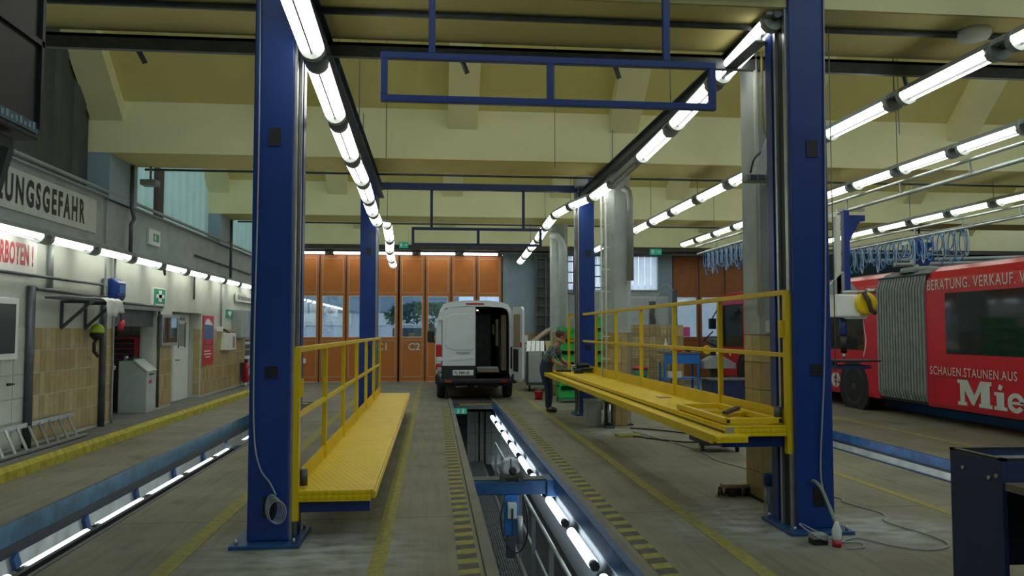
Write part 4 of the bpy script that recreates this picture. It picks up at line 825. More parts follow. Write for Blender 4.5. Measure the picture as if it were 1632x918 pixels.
# boxes below right platform by far column
s = thing('sheet_metal_bin', (2.75, 14.1, 0), 'square galvanised bin on the floor under the right platform', 'bin'); obj('bin_body', B(2.71, 2.98, 14.0, 14.3, 0, .48), 'galv', s, .01); obj('rim', B(2.705, 2.985, 13.99, 14.31, .44, .47), 'steel', s)
s = thing('pump_unit', (3.05, 14.1, 0), 'dark pump with chrome cylinder beside the galvanised bin', 'pump'); obj('body', B(3.02, 3.14, 13.75, 13.95, .05, .45), 'black', s, .02); obj('cylinder', MB().tube((3.06,13.72,.1),(3.06,13.72,.42),.03,12), 'steel', s); obj('base', B(3.0, 3.16, 13.72, 13.98, 0, .05), 'dark_steel', s)
solo('plastic_bag', MB().lathe((3.0, 14.15, .48), [(.02,0),(.1,.03),(.12,.08),(.06,.12),(.02,.13)], 'z', 9), 'white', 'crumpled clear bag on top of the galvanised bin', 'bag')
solo('yellow_mat', B(2.95, 3.35, 12.55, 12.85, 0, .03), 'line_yellow', 'small yellow wedge on the floor by the middle pillar', 'wedge')
solo('black_hose', MB().sweep([(3.4,13.6,.02),(3.7,13.4,.02),(4.1,12.9,.02),(4.35,12.3,.02),(4.2,11.8,.02),(3.7,11.9,.02),(3.3,12.4,.02),(3.1,12.7,.02)], .012), 'black', 'black hose looping on the floor by the middle pillar', 'hose')
solo('extension_cord', MB().sweep([(3.35,13.2,.012),(3.6,12.0,.012),(3.75,11.0,.012),(3.7,10.2,.012),(3.85,9.4,.012),(3.6,8.6,.012),(3.55,8.0,.012)], .008), 'cable_grey', 'grey cord trailing over the floor towards the nearest pillar', 'cord')
# motor, broom, plugs at right column
s = thing('electric_motor', (3.05, 7.2, 0), 'blue capped electric motor standing on the floor by the nearest pillar', 'motor')
cx, cy = 3.12, 7.2
obj('foot', B(cx-.045, cx+.055, cy-.04, cy+.06, 0, .1), 'galv', s, .005); obj('body', MB().lathe((cx, cy, .1), [(.05,0),(.056,.02),(.056,.17)], 'z', 20), 'galv', s)
for k in range(12): obj('cooling_fin', MB().bar((cx+.056*math.cos(k*PI/6), cy+.056*math.sin(k*PI/6), .12), (cx+.056*math.cos(k*PI/6), cy+.056*math.sin(k*PI/6), .26), .008), 'steel', s)
obj('fan_cap', MB().lathe((cx, cy, .27), [(.06,0),(.062,.09),(.05,.115),(.02,.12)], 'z', 20), 'bench_blue' if 0 else 'blue_paint', s)
s = thing('broom_head', (3.2, 8.25, 0), 'worn broom head with brown bristles beside the nearest pillar', 'broom'); obj('stock', B(2.98, 3.26, 8.02, 8.14, .08, .12), 'wood', s, .01); m = MB()
for k in range(70): a = random.uniform(2.96, 3.26); b = random.uniform(8.0, 8.15); m.tube((a, b, .08), (a+random.uniform(-.02,.02), b+random.uniform(-.02,.02), 0), .006, 4)
obj('bristles', m, 'dark_brown', s, kind='stuff')
s = thing('wall_plug_adapter', (3.07, 6.1, 0), 'grey and black plug adapter on the floor at the right column foot', 'adapter'); obj('body', B(3.01, 3.13, 6.14, 6.24, 0, .045), 'black', s, .006); obj('cover', B(3.01, 3.13, 6.14, 6.24, .045, .085), 'cable_grey', s, .006)
s = thing('power_plug', (3.2, 6.1, 0), 'white industrial plug with red collar on the floor beside adapter', 'plug'); obj('body', MB().lathe((3.18, 6.1, .045), [(.03,0),(.035,.02),(.038,.08),(.02,.13),(.012,.15)], 'z', 16), 'white', s); obj('collar', MB().lathe((3.18, 6.1, 0), [(.035,0),(.038,.045)], 'z', 16), 'red', s)
solo('flexible_conduit', MB().sweep([(3.18,6.12,.18),(3.19,6.25,.3),(3.2,6.38,.40),(3.19,6.48,.44),(3.19,6.53,.42)], .014), 'cable_green', 'thick green-grey cable rising from the plug into the right column', 'cable')
solo('floor_cable', MB().sweep([(3.13,6.15,.03),(3.02,6.12,.08),(2.98,6.3,.12),(3.05,6.42,.1),(3.15,6.35,.05),(3.25,6.2,.012),(3.4,6.15,.012),(3.35,6.02,.012),(3.2,6.0,.012)], .006), 'cable_grey', 'loose loop of grey cable around the plugs on the floor', 'cable')
solo('floor_cable', MB().sweep([(3.22,6.15,.012),(3.45,6.3,.012),(3.6,6.05,.012),(3.8,5.9,.012),(4.05,6.0,.012),(4.1,6.3,.012),(4.0,6.8,.012),(4.15,7.1,.012),(4.05,7.6,.012),(4.1,7.8,.012),(3.8,8.3,.012),(3.6,8.6,.012)], .007), 'cable_grey', 'long grey cable snaking over the floor right of the blue column', 'cable')
# ================================================================= LIGHT FIXTURES
def make_fixture():
    L = 1.5; p = thing('light_fixture', (0,0,0), 'twin tube light fixture', 'light fixture')
    obj('housing', MB().prism([(-.10,.02),(-.06,.085),(.06,.085),(.10,.02)], 'y', .0, L-.02), 'grey_metal', p)
    for x in (-.053, .053): obj('tube', MB().tube((x, .13, .0), (x, L-.17, .0), .048, 12), 'tube', p)
    for y, q in ((.05, .09), (L-.17, .07)): obj('end_cap', MB().tube((0, y, .005), (0, y+q, .005), .10, 16), 'grey_metal', p)
    obj('divider', B(-.006, .006, .13, L-.17, -.05, .02), 'dark_steel', p)
    obj('connector', MB().tube((0, -.02, .02), (0, .035, .02), .035, 10), 'dark_steel', p)
    return p
fx0 = make_fixture(); fx_used = False
fx1 = None
def make_fixture_wire():
    c = copy_tree(fx0); o = bpy.data.objects.new('suspension_wire', MB().tube((0, .07, .08), (0, .07, 1.0), .006, 5).mesh('suspension_wire', 'dark_steel')); COL.objects.link(o); o.parent = c
    _tree.pop(c.name, None); return c
fxw = make_fixture_wire(); fxw_used = False
def fixture(p, q, lab, group, wire=False):
    global fx_used, fxw_used
    if wire:
        o = fxw if not fxw_used else copy_tree(fxw); fxw_used = True
    else:
        o = fx0 if not fx_used else copy_tree(fx0); fx_used = True
    p = Vector(p); q = Vector(q); d = q-p; o.location = p
    o.rotation_euler = (math.atan2(d.z, math.hypot(d.x, d.y)), 0, math.atan2(-d.x, d.y)); o.scale = (1, d.length/1.5, 1)
    tag(o, lab, 'light fixture', group)
def row(pts, lab, group, wires=True):
    for i in range(len(pts)-1): fixture(pts[i], pts[i+1], '%s twin tube light %s' % (NTH[i], lab), group, wires and i % 2 == 0)
row([(-1.0,5.2,4.12),(-1.0,6.72,4.0),(-.99,8.23,3.86),(-1.0,9.78,3.80),(-1.0,11.3,3.80),(-1.04,12.85,3.80),(-1.08,14.35,3.80),(-1.1,15.8,3.82),(-1.0,17.3,4.0),(-1.02,18.8,3.82),(-1.1,20.3,3.72),(-1.13,21.8,3.62),(-1.15,23.3,3.58)], 'from the camera in the row left of the hanging frames', 'left hanging light row')
row([(3.0,6.62,4.46),(3.0,8.1,4.36),(3.0,9.68,4.26),(3.0,11.3,4.2)], 'from the near right column in the row above the right platform', 'right hanging light row')
row([(3.0,13.0,4.18),(3.0,14.75,4.22),(2.84,16.2,4.28),(2.72,17.6,4.30),(2.72,19.1,4.22),(2.72,20.6,4.08),(2.72,22.1,4.0),(2.72,23.6,3.92),(2.72,25.0,3.86)], 'beyond the middle pillar in the right hanging row', 'right hanging light row')
s = thing('unlit_fixture', (3.0, 11.4, 4.2), 'unlit grey light fixture between lit ones in the right hanging row', 'light fixture'); obj('housing', MB().bar((3.0,11.38,4.22),(3.0,12.95,4.19),.16,.09), 'grey_metal', s, .02); obj('dead_tube', MB().tube((3.0,11.45,4.16),(3.0,12.9,4.13),.04), 'galv', s)
y = 6.25; pts = []
for i in range(13): pts.append((4.85, y-1.6+i*1.58, 4.12))
row(pts, 'from the camera in the light row right of the near pillar', 'second right light row')
row([(7.0, 6.0+i*1.32, 4.12) for i in range(13)], 'from the camera in the light row above the overhead pipes', 'third right light row')
row([(10.5, 8.6+i*1.32, 4.10) for i in range(10)], 'from the camera in the light row above the red bus', 'fourth right light row')
row([(-5.12, 8.0+i*1.5, 2.93) for i in range(12)], 'from the camera in the row below the left parapet', 'left wall light row', False)
row([(-4.8+i*1.42, 26.6, 4.27) for i in range(6)], 'from the left in the row above the orange folding doors', 'door light row', False)
def make_pit_light():
    p = thing('pit_light', (0,0,0), 'pit tube light', 'pit light'); obj('tube', MB().tube((0,.1,0),(0,1.17,0),.045,12), 'pit_tube', p)
    obj('socket', MB().tube((0,0,0),(0,.1,0),.04,12), 'dark_steel', p); obj('socket', MB().tube((0,1.17,0),(0,1.26,0),.04,12), 'dark_steel', p); return p
pl0 = make_pit_light(); pu = False
for i in range(10):
    o = pl0 if not pu else copy_tree(pl0); pu = True; o.location = (1.365, 3.7+i*1.5, -.28)
    tag(o, '%s glowing tube from the camera along the right side of the centre pit' % NTH[i], 'pit light', 'centre pit tubes')
for i in range(9):
    o = copy_tree(pl0); o.location = (-3.03, 4.98+i*1.32, -.09); tag(o, '%s glowing tube from the camera in the left pit' % NTH[i], 'pit light', 'left pit tubes')
for i in range(4):
    o = copy_tree(pl0); o.location = (5.92, 7.6+i*1.42, -.16); tag(o, '%s glowing tube from the camera in the right hand pit' % NTH[i], 'pit light', 'right pit tubes')
s = thing('pit_lamp_tray', (-2.9, 12.6, 0), 'dark grey lamp tray on the near edge of the left pit', 'tray'); obj('tray', B(-3.1, -2.82, 12.3, 12.9, -.06, .0), 'dark_steel', s)
# long housing bars behind pit tubes
solo('lamp_rail', B(-2.99, -2.95, 4, 18, -.12, -.05), 'black', 'black mounting rail behind the tubes of the left pit', 'rail')
# overhead pipes with hoses
for (x, y0, y1, nm) in ((7.15, 7.5, 21, 'third'), (10.7, 9.5, 21, 'fourth')):
    s = thing('overhead_pipes', (x, 13, 3.8), 'twin steel pipes hung beneath the %s light row' % nm, 'pipes')
    for dx, dz in ((0, 3.78), (.22, 3.86), (-.02, 3.98)): obj('pipe', MB().tube((x+dx, y0, dz), (x+dx, y1, dz), .025, 8), 'galv', s)
    for k in range(8): obj('clamp', MB().bar((x-.02, y0+.8+k*1.6, 3.98), (x+.0, y0+.8+k*1.6, 3.78), .025).bar((x, y0+.8+k*1.6, 3.78), (x+.24, y0+.8+k*1.6, 3.86), .025), 'galv', s)
    hz_ = thing('hose_bundle', (x, 18.5, 3.7), 'bundle of blue hoses looped under the pipes of the %s row' % nm, 'hoses', 'hanging blue hose bundles')
    for k in range(30 if x < 8 else 44):
        yy = (17.3 if x < 8 else 15.0)+k*(.105 if x < 8 else .12); dr = .36+.3*random.random()
        obj('hose', MB().sweep([(x, yy+(.06+.06*(k % 3))*math.sin(a), 3.76-dr*(1-math.cos(a))/2) for a in [PI*2*i/10 for i in range(11)]], .014, 5), 'hose_blue' if k % 3 else 'cable_grey', hz_)
def boom(x, y, lab, low):
    s = thing('hanging_tool_unit', (x, y, low), lab, 'hoist')
    obj('pale_post', MB().bar((x-.1, y, 3.68), (x-.1, y, 2.3 if low < 2 else 3.2), .08), 'off_white', s); obj('blue_post', MB().bar((x+.05, y, 3.78), (x+.05, y, 2.4 if low < 2 else 3.2), .1), 'blue_paint', s)
    obj('blue_gusset', MB().prism([(x+.08,3.2),(x+.08,3.7),(x+.4,3.7),(x+.4,3.6),(x+.3,3.58)], 'y', y-.03, y+.03), 'blue_paint', s); obj('trolley', MB().bar((x-.1,y,3.78),(x+.4,y,3.8),.05), 'steel', s)
    obj('pale_arm', MB().bar((x-.35,y,3.66),(x-.1,y,3.7),.06), 'off_white', s)
    if low < 2:
        obj('gusset', MB().prism([(x-.3,2.32),(x-.25,2.5),(x-.02,2.72),(x+.05,2.62),(x+.22,2.4),(x+.22,2.34)], 'y', y-.04, y+.04), 'grey_metal', s)
        obj('motor_case', B(x-.22, x+.22, y-.2, y+.15, 1.93, 2.32), 'white', s, .03); obj('lower_case', B(x-.05, x+.35, y-.15, y+.1, 1.9, 2.05), 'white', s, .03)
        obj('hose_reel', MB().lathe((x+.27, y-.2, 2.16), [(.12,-.05),(.19,-.05),(.19,.03),(.12,.03)], 'y', 28), 'yellow_paint', s); obj('reel_arm', MB().sweep([(x+.2,y-.28,2.35),(x+.28,y-.3,2.2),(x+.33,y-.28,2.05),(x+.42,y-.25,2.0)], .04), 'dark_brown', s)
        obj('clamp_arm', MB().tube((x-.1,y-.1,2.36),(x+.45,y-.1,2.37),.03).tube((x+.35,y-.1,2.38),(x+.5,y-.1,2.38),.05), 'steel', s)
        obj('piston', MB().tube((x-.02,y,1.92),(x-.02,y,1.62),.06,12), 'blue_paint', s); obj('lower_piston', MB().tube((x-.02,y,1.62),(x-.02,y,1.32),.05,12), 'black', s); obj('piston_tip', MB().tube((x-.02,y,1.32),(x-.02,y,1.22),.03,12), 'steel', s)
        obj('air_line', MB().sweep([(x+.3,y-.05,1.95),(x+.33,y-.05,1.7),(x+.35,y-.05,1.5),(x+.3,y-.05,1.25)], .008), 'off_white', s)
        obj('tray', B(x-.3, x+.5, y-.25, y+.3, 1.17, 1.2), 'black', s); obj('tray_frame', B(x-.3, x+.35, y-.2, y+.25, 1.05, 1.11).box(x-.28, x-.2, y-.1, y+.1, 1.11, 1.17), 'dark_blue', s)
boom(7.05, 13.1, 'hanging white tool unit with yellow reel beside the right blue column', 1.1)
boom(10.9, 17.0, 'distant blue and white hanging post behind the red bus', 3)
boom(13.1, 20.3, 'second distant pale hanging post at the far right', 3)
solo('hanger_rod', MB().tube((13.1, 20.3, 3.8), (13.1, 20.3, 4.53), .03), 'dark_steel', 'dark rod carrying the second distant hanging post', 'rod')
solo('thin_green_wire', MB().tube((3.62, 6.9, 4.5), (3.62, 6.9, 1.2), .005, 5), 'cable_green', 'thin vertical wire just right of the near right column', 'wire')
for k, (x, y) in enumerate(((-.98, 10.5), (-.62, 10.4), (1.85, 12.0), (5.9, 9.5))): solo('ceiling_wire', MB().tube((x, y, 6.2), (x, y, 3.95 if k < 2 else 4.2), .005, 5), 'dark_steel', ['thin wire from the roof beside the left light row', 'second thin wire right of the left light row', 'thin wire hanging behind the large blue frame', 'thin wire to the right hand light row'][k], 'wire')
# ================================================================= BUS
BX = 9.2; BW = 2.5; 
def bus_prof(z0): return [(BX+.02, z0), (BX, z0+.06), (BX, 2.45), (BX+.05, 2.66), (BX+.14, 2.80), (BX+.35, 2.9), (BX+BW-.35, 2.9), (BX+BW-.1, 2.75), (BX+BW, 2.5), (BX+BW, z0)]
bus = thing('articulated_bus', (BX+1.25, 15, 0), 'red articulated city bus with large white lettering on its side', 'bus')
obj('rear_body', MB().prism(bus_prof(.30), 'y', 5.0, 14.12), 'red', bus); obj('front_body', MB().prism(bus_prof(.30), 'y', 15.75, 25.2), 'red', bus)
m = MB(); n = 17
for i in range(n):
    y = 14.12+i*(1.63/n); dx = .035
    m.prism([(BX+.02, .36), (BX-.03, .5), (BX-.03, 2.5), (BX+.03, 2.74), (BX+.2, 2.86), (BX+BW-.2, 2.86), (BX+BW, 2.5), (BX+BW, .36)], 'y', y+.012, y+.075)
obj('bellows', m, 'bellows', bus); obj('red_bounce_cover', B(BX+.36, BX+BW-.36, 5.0, 14.1, 2.9, 2.92), 'grey_metal', bus); obj('red_bounce_cover', B(BX+.36, BX+BW-.36, 15.8, 25.1, 2.9, 2.92), 'grey_metal', bus)  # unseen grey roof covers added to keep red bounce off the ceiling
obj('bellows_core', B(BX+.03, BX+BW-.03, 14.12, 15.75, .4, 2.78), 'black', bus); obj('bellows_cap', MB().lathe((BX+.5, 14.9, 2.84), [(.45,0),(.42,.1),(.2,.13)], 'z', 16), 'bellows', bus)
obj('under_skirt', B(BX+.06, BX+BW-.06, 5.0, 25.0, .31, .37), 'black', bus); obj('chassis', B(BX+1.3, BX+BW-.2, 5.2, 24.8, .2, .31), 'black', bus)
def bwin(y0, y1, z0=1.28, z1=2.38): return obj('window', B(BX-.006, BX+.02, y0, y1, z0, z1), 'bus_glass', bus, .01)
bwin(9.9, 13.55); bwin(6.2, 9.8)
bwin(16.3, 18.6); bwin(18.7, 21.0); bwin(21.1, 22.5); bwin(23.0, 25.1, 1.2, 2.5)
obj('windscreen', B(BX+.1, BX+BW-.1, 25.19, 25.22, 1.1, 2.5), 'bus_glass', bus)
def wheel(y, r=.48):
    a = obj('wheel_arch', MB().lathe((BX-.008, y, r), [(r+.12, 0), (r+.12, .12)], 'x', 32), 'black', bus)
    obj('tyre', MB().lathe((BX-.012, y, r), [(.3,.02),(.34,0),(r-.03,0),(r,.04),(r,.26)], 'x', 32), 'rubber', bus); obj('wheel_rim', MB().lathe((BX-.004, y, r), [(.06,-.02),(.08,.0),(.2,.03),(.27,.0),(.31,0),(.31,.05)], 'x', 28), 'dirty_dark', bus)
wheel(16.75); wheel(22.9); wheel(9.0)
R_, U_ = (0,-1,0), (0,0,1)
text('BERATUNG. VERKAUF. V', 'lettering', .27, (BX-.012, 14.05, 2.45), R_, U_, 'off_white', bus, xs=.76, spacing=1.13)
text('SCHAUEN.STAUNEN.AUS', 'lettering', .215, (BX-.012, 14.02, .90), R_, U_, 'off_white', bus, xs=.85, spacing=1.1)
# slab-serif brand lettering as polygons: coordinates along -Y (u) and Z (v)
def brand(y0, z0, S, uto=99):
    m = MB()
    def poly(p): 
        q = [(y0-u*S, z0+v*S) for u, v in p]; m.prism(q, 'x', BX-.014, BX-.006)
    # M : serif feet, stems, diagonals
    poly([(0,1),(.6,1),(.98,.42),(1.36,1),(1.95,1),(1.95,.86),(1.85,.86),(1.85,.14),(1.97,.14),(1.97,0),(1.25,0),(1.25,.14),(1.36,.14),(1.36,.62),(.97,.05),(.85,.05),(.42,.62),(.42,.14),(.55,.14),(.55,0),(.02,0),(.02,.14),(.16,.14),(.16,.86),(0,.86)])
    # i
    poly([(2.1,.66),(2.6,.66),(2.6,.13),(2.74,.13),(2.74,0),(2.08,0),(2.08,.13),(2.22,.13),(2.22,.53),(2.1,.53)]); poly([(2.28,.78),(2.46,.73),(2.56,.88),(2.38,.96)])
    def e(u):
        N = 20; o = [(u+.42+.42*math.cos(a), .33+.36*math.sin(a)) for a in [-.55+(-1)*0+2*PI*i/N*.0 for i in range(0)]]
        out = []; a0, a1 = math.radians(0), math.radians(325)
        for i in range(N+1): a = a0+(a1-a0)*i/N; out.append((u+.42+.42*math.cos(a), .33+.36*math.sin(a)))
        inn = []
        for i in range(N+1): a = a1+(a0-a1)*i/N; inn.append((u+.42+.20*math.cos(a), .33+.19*math.sin(a)))
        for i in range(N): poly([out[i], out[i+1], inn[N-i-1], inn[N-i]])
        poly([(u+.2,.28),(u+.84,.28),(u+.84,.38),(u+.2,.38)])
    e(2.78)
    poly([(3.7,1),(4.15,1),(4.15,.13),(4.29,.13),(4.29,0),(3.65,0),(3.65,.13),(3.79,.13),(3.79,.87),(3.7,.87)])
    e(4.33); return m
obj('brand_lettering', brand(13.25, .405, .44), 'off_white', bus); obj('brand_lettering', brand(19.75, .43, .47), 'off_white', bus)
obj('hatch_seam', B(BX-.004, BX, 12.9, 13.95, .85, .858).box(BX-.004, BX, 13.9, 13.908, .4, .85), 'dirty_dark', bus)
text('8095', 'fleet_number', .14, (BX-.012, 25.0, .95), R_, U_, 'off_white', bus, xs=2.0)
obj('crest', MB().lathe((BX-.008, 24.05, 1.0), [(.09,-.004),(.09,.004)], 'x', 14), 'off_white', bus)
obj('mirror', B(BX-.25, BX-.05, 25.1, 25.3, 1.75, 2.1), 'black', bus, .02); obj('mirror_arm', MB().tube((BX-.15, 25.2, 2.1), (BX, 25.1, 2.4), .02), 'black', bus)
obj('roof_band', B(BX-.008, BX+.01, 23.0, 25.1, 2.52, 2.62), 'pink_red', bus)
# blue lane rail seen beneath the bus
solo('dark_roof_canopy', MB().prism([(13.4,3.4),(13.4,4.25),(13.8,4.36),(18.5,4.3),(19,3.4)], 'y', 26.2, 26.5), 'hood_glass', 'dark glazed canopy on the end wall above the red bus', 'canopy')
solo('canopy_edge', MB().sweep([(13.3,26.15,4.3),(13.8,26.15,4.38),(16,26.15,4.38),(18.6,26.15,4.3)], .035), 'galv', 'pale metal rim along the top of the dark canopy', 'rim')
for k, (z, yy) in enumerate(((3.3, 22), (3.7, 23), (3.95, 24.5))): pipe(['lowest grey duct crossing the dark far right corner', 'middle grey duct crossing the dark far right corner', 'topmost grey duct crossing the dark far right corner'][k], [(14, yy, z), (21.9, yy, z+.25)], .07, 'grey_metal', 'duct', 'duct')
# ================================================================= VAN
VX, VY = 1.06, 19.75
van = thing('white_van', (VX, VY+2.6, 0), 'white panel van parked over the pit with its right rear door open', 'van')
half = [(.90,.42),(.97,.55),(1.0,.85),(1.0,1.2),(.975,1.6),(.935,2.0),(.89,2.22),(.80,2.36),(.6,2.42),(.3,2.45)]
prof_ = [(-x, z) for x, z in half]+[(x, z) for x, z in half[::-1]]
def vsec(y, sx=1, zc=None, zt=None):
    out = []
    for x, z in prof_:
        if zt is not None and z > zt: z = zt-(.02*(abs(x)))
        out.append((VX+x*sx, y, z))
    return out
secs = [vsec(VY+.06, .985), vsec(VY+.12), vsec(VY+3.6), vsec(VY+4.1, .97, zt=2.2), vsec(VY+4.75, .95, zt=1.3), vsec(VY+5.4, .9, zt=1.05), vsec(VY+5.55, .82, zt=.8)]
m = MB(); n = len(prof_)
vs = [p for s_ in secs for p in s_]
m.add(vs, [(i*n+j, (i+1)*n+j, (i+1)*n+j+1, i*n+j+1) for i in range(len(secs)-1) for j in range(n-1)]+[tuple((len(secs)-1)*n+j for j in range(n))[::-1]], True)
obj('body_shell', m, 'white_paint', van)
obj('underbody', B(VX-.9, VX+.9, VY+.15, VY+5.3, .32, .45), 'black', van)
# rear frame ring around the openings
OL, OR, OB, OT = VX-.84, VX+.82, .62, 2.28
ring_out = [(VX+x*.985, z) for x, z in prof_]
inn = [(OL,OB),(OL,.8),(OL,1.2),(OL,1.5),(OL,1.8),(OL+.01,2.05),(OL+.03,2.16),(OL+.08,2.24),(OL+.2,OT),(VX-.3,OT+.02)]
inn = inn+[(2*VX-x, z) for x, z in inn[::-1]]
m = MB(); m.add([(x, VY+.06, z) for x, z in ring_out]+[(x, VY+.05, z) for x, z in inn], [(j, j+1, n+j+1, n+j) for j in range(n-1)])
m.add([(x, VY+.05, z) for x, z in inn]+[(x, VY+.25, z) for x, z in inn], [(j, j+1, n+j+1, n+j) for j in range(n-1)])
obj('rear_frame', m, 'white_paint', van)
# closed left door with pressed panel
obj('rear_door', MB().prism([(OL+.01,OB+.01),(OL+.01,2.1),(OL+.05,2.2),(OL+.2,2.27),(VX-.01,2.29),(VX-.01,OB+.01)], 'y', VY+.0, VY+.06), 'white_paint', van, .012)
obj('door_panel_relief', MB().prism([(OL+.08,1.35),(OL+.1,2.02),(OL+.2,2.1),(VX-.06,2.13),(VX-.06,1.22),(OL+.3,1.22),(OL+.14,1.27)], 'y', VY-.015, VY+.01), 'white_paint', van, .012)
obj('door_crease', MB().prism([(OL+.14,.98),(OL+.3,1.05),(VX-.04,1.07),(VX-.04,1.0),(OL+.35,.97)], 'y', VY-.012, VY+.01), 'white_paint', van, .008)
obj('lower_cladding', MB().prism([(OL+.01,.50),(OL+.01,.84),(VX-.01,.84),(VX-.01,.50)], 'y', VY-.02, VY+.02), 'black', van, .01)
np_ = obj('number_plate', B(VX-.6, VX-.06, VY-.03, VY-.02, .6, .73), 'white', van, .003); text('PL 9480 BF', 'plate_lettering', .115, (VX-.53, VY-.031, .625), (1,0,0), (0,0,1), 'black', np_, xs=.72, bold=.012)
obj('plate_band', B(VX-.6, VX-.565, VY-.033, VY-.03, .6, .73), 'blue_paint', np_)
text('TRANSIT', 'model_lettering', .08, (VX-.5, VY-.0, 1.12), (1,0,0), (0,0,1), 'dark_steel', van, xs=1.15, depth=.012)
for z0, z1, mm in ((.75, .88, 'lens_red'), (.88, 1.06, 'off_white'), (1.06, 1.36, 'lens_red')):
    obj('tail_light', B(VX-.985, VX-.85, VY+.0, VY+.1, z0, z1), mm, van, .02)
obj('tail_light', B(VX+.86, VX+.985, VY+.03, VY+.1, .75, 1.3), 'black', van, .02)
obj('high_brake_light', B(VX-.25, VX+.2, VY+.03, VY+.06, 2.35, 2.385), 'lens_red', van, .006)
obj('bumper', MB().prism([(VX-1.0,.40),(VX-1.0,.62),(VX-.93,.66),(VX-.85,.52),(VX+.85,.52),(VX+.93,.66),(VX+1.0,.62),(VX+1.0,.40)], 'y', VY-.1, VY+.2), 'black', van, .03)
for x in (-.68, .68): obj('reflector', B(VX+x-.08, VX+x+.08, VY-.11, VY-.1, .44, .48), 'lens_red', van)
obj('corner_patch', B(VX-.96, VX-.84, VY-.01, VY+.05, .68, .8), 'galv', van, .02)
# cargo interior: dark box visible through the open side
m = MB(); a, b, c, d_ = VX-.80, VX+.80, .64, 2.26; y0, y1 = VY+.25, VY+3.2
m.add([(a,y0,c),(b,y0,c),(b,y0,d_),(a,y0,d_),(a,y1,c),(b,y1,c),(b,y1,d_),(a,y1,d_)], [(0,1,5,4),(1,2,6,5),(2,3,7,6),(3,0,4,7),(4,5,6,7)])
obj('cargo_interior', m, 'dirty_dark', van); obj('side_lining', B(VX+.66, VX+.78, VY+.3, VY+2.6, .7, 2.1), 'bench_wood', van); obj('side_door_pillar', B(VX+.60, VX+.66, VY+1.3, VY+1.75, 1.3, 2.0), 'white', van, label='pale side door pillar seen inside the van')  # plain white block for the pale side door pillar
obj('shelf_unit', B(VX+.02, VX+.5, VY+1.8, VY+2.2, .64, 2.15), 'dark_steel', van); obj('yellow_strap', B(VX+.5, VX+.55, VY+1.2, VY+1.24, 1.6, 1.85), 'lime', van)
for k in range(3): obj('cargo_plank', B(VX+.06, VX+.6, VY+.35+k*.15, VY+.45+k*.15, .66+k*.04, .70+k*.04), ('wood', 'grey_metal', 'off_white')[k], van)
obj('interior_lamp', MB().lathe((VX+.05, VY+.28, 2.2), [(.02,0),(.02,.02)], 'z', 10), 'lamp_spot', van)
# open right door, swung about 100 degrees
hx, hy = VX+.91, VY+.02
def rot(px, py, ang): c_, s_ = math.cos(ang), math.sin(ang); return (hx+px*c_-py*s_, hy+px*s_+py*c_)
m = MB(); ang = math.radians(-79)
prof_d = [(0,.5),(0,2.2),(.06,2.27),(.72,2.27),(.80,2.2),(.80,.55),(.76,.5)]
m.add([(*rot(x, 0, ang), z) for x, z in prof_d]+[(*rot(x, .06, ang), z) for x, z in prof_d], [tuple(range(7)), tuple(range(7, 14))[::-1]]+[(i, (i+1) % 7, 7+(i+1) % 7, 7+i) for i in range(7)][::1])
obj('open_rear_door', m, 'white_paint', van, .012)
def doorbit(nm, x0, x1, z0, z1, mm, side=-1):
    off = -.012 if side < 0 else .072; q = MB(); base = -.0 if side < 0 else .06
    q.add([(*rot(x, off, ang), z) for x, z in ((x0,z0),(x1,z0),(x1,z1),(x0,z1))]+[(*rot(x, base, ang), z) for x, z in ((x0,z0),(x1,z0),(x1,z1),(x0,z1))], [(0,1,2,3),(4,7,6,5),(0,4,5,1),(1,5,6,2),(2,6,7,3),(3,7,4,0)]); obj(nm, q, mm, van)
doorbit('door_lining', .12, .66, 1.3, 2.1, 'wood'); doorbit('door_pocket', .1, .5, .7, 1.25, 'black'); doorbit('door_latch', .7, .76, 1.3, 1.42, 'lens_red')
for x in (-.84, .84):
    obj('tyre', MB().lathe((VX+x, VY+.75, .34), [(.2,-.11),(.31,-.11),(.34,-.07),(.34,.07),(.31,.11),(.2,.11)], 'x', 28), 'rubber', van); obj('tyre', MB().lathe((VX+x, VY+4.5, .34), [(.2,-.1),(.31,-.1),(.34,-.07),(.34,.07),(.31,.1),(.2,.1)], 'x', 28), 'rubber', van)
obj('tow_bar', B(VX-.45, VX+.45, VY+.2, VY+.28, .33, .4).box(VX-.04, VX+.04, VY-.05, VY+.2, .3, .36), 'dirty_dark', van); obj('exhaust', MB().tube((VX-.5,VY+.1,.32),(VX-.2,VY+.1,.33),.03), 'galv', van)
obj('wing_mirror', B(VX-1.22, VX-1.02, VY+3.9, VY+4.05, 1.35, 1.7), 'black', van, .04); obj('mirror_arm', MB().tube((VX-1.08, VY+4.0, 1.4), (VX-.93, VY+4.05, 1.35), .03), 'black', van)
obj('roof_edge', B(VX-.99, VX-.985, VY+.4, VY+3.6, 1.0, 1.04), 'grey_metal', van)
for z in (.95, 1.95): obj('door_hinge', B(VX-.93, VX-.82, VY-.01, VY+.03, z, z+.1), 'white_paint', van, .01)
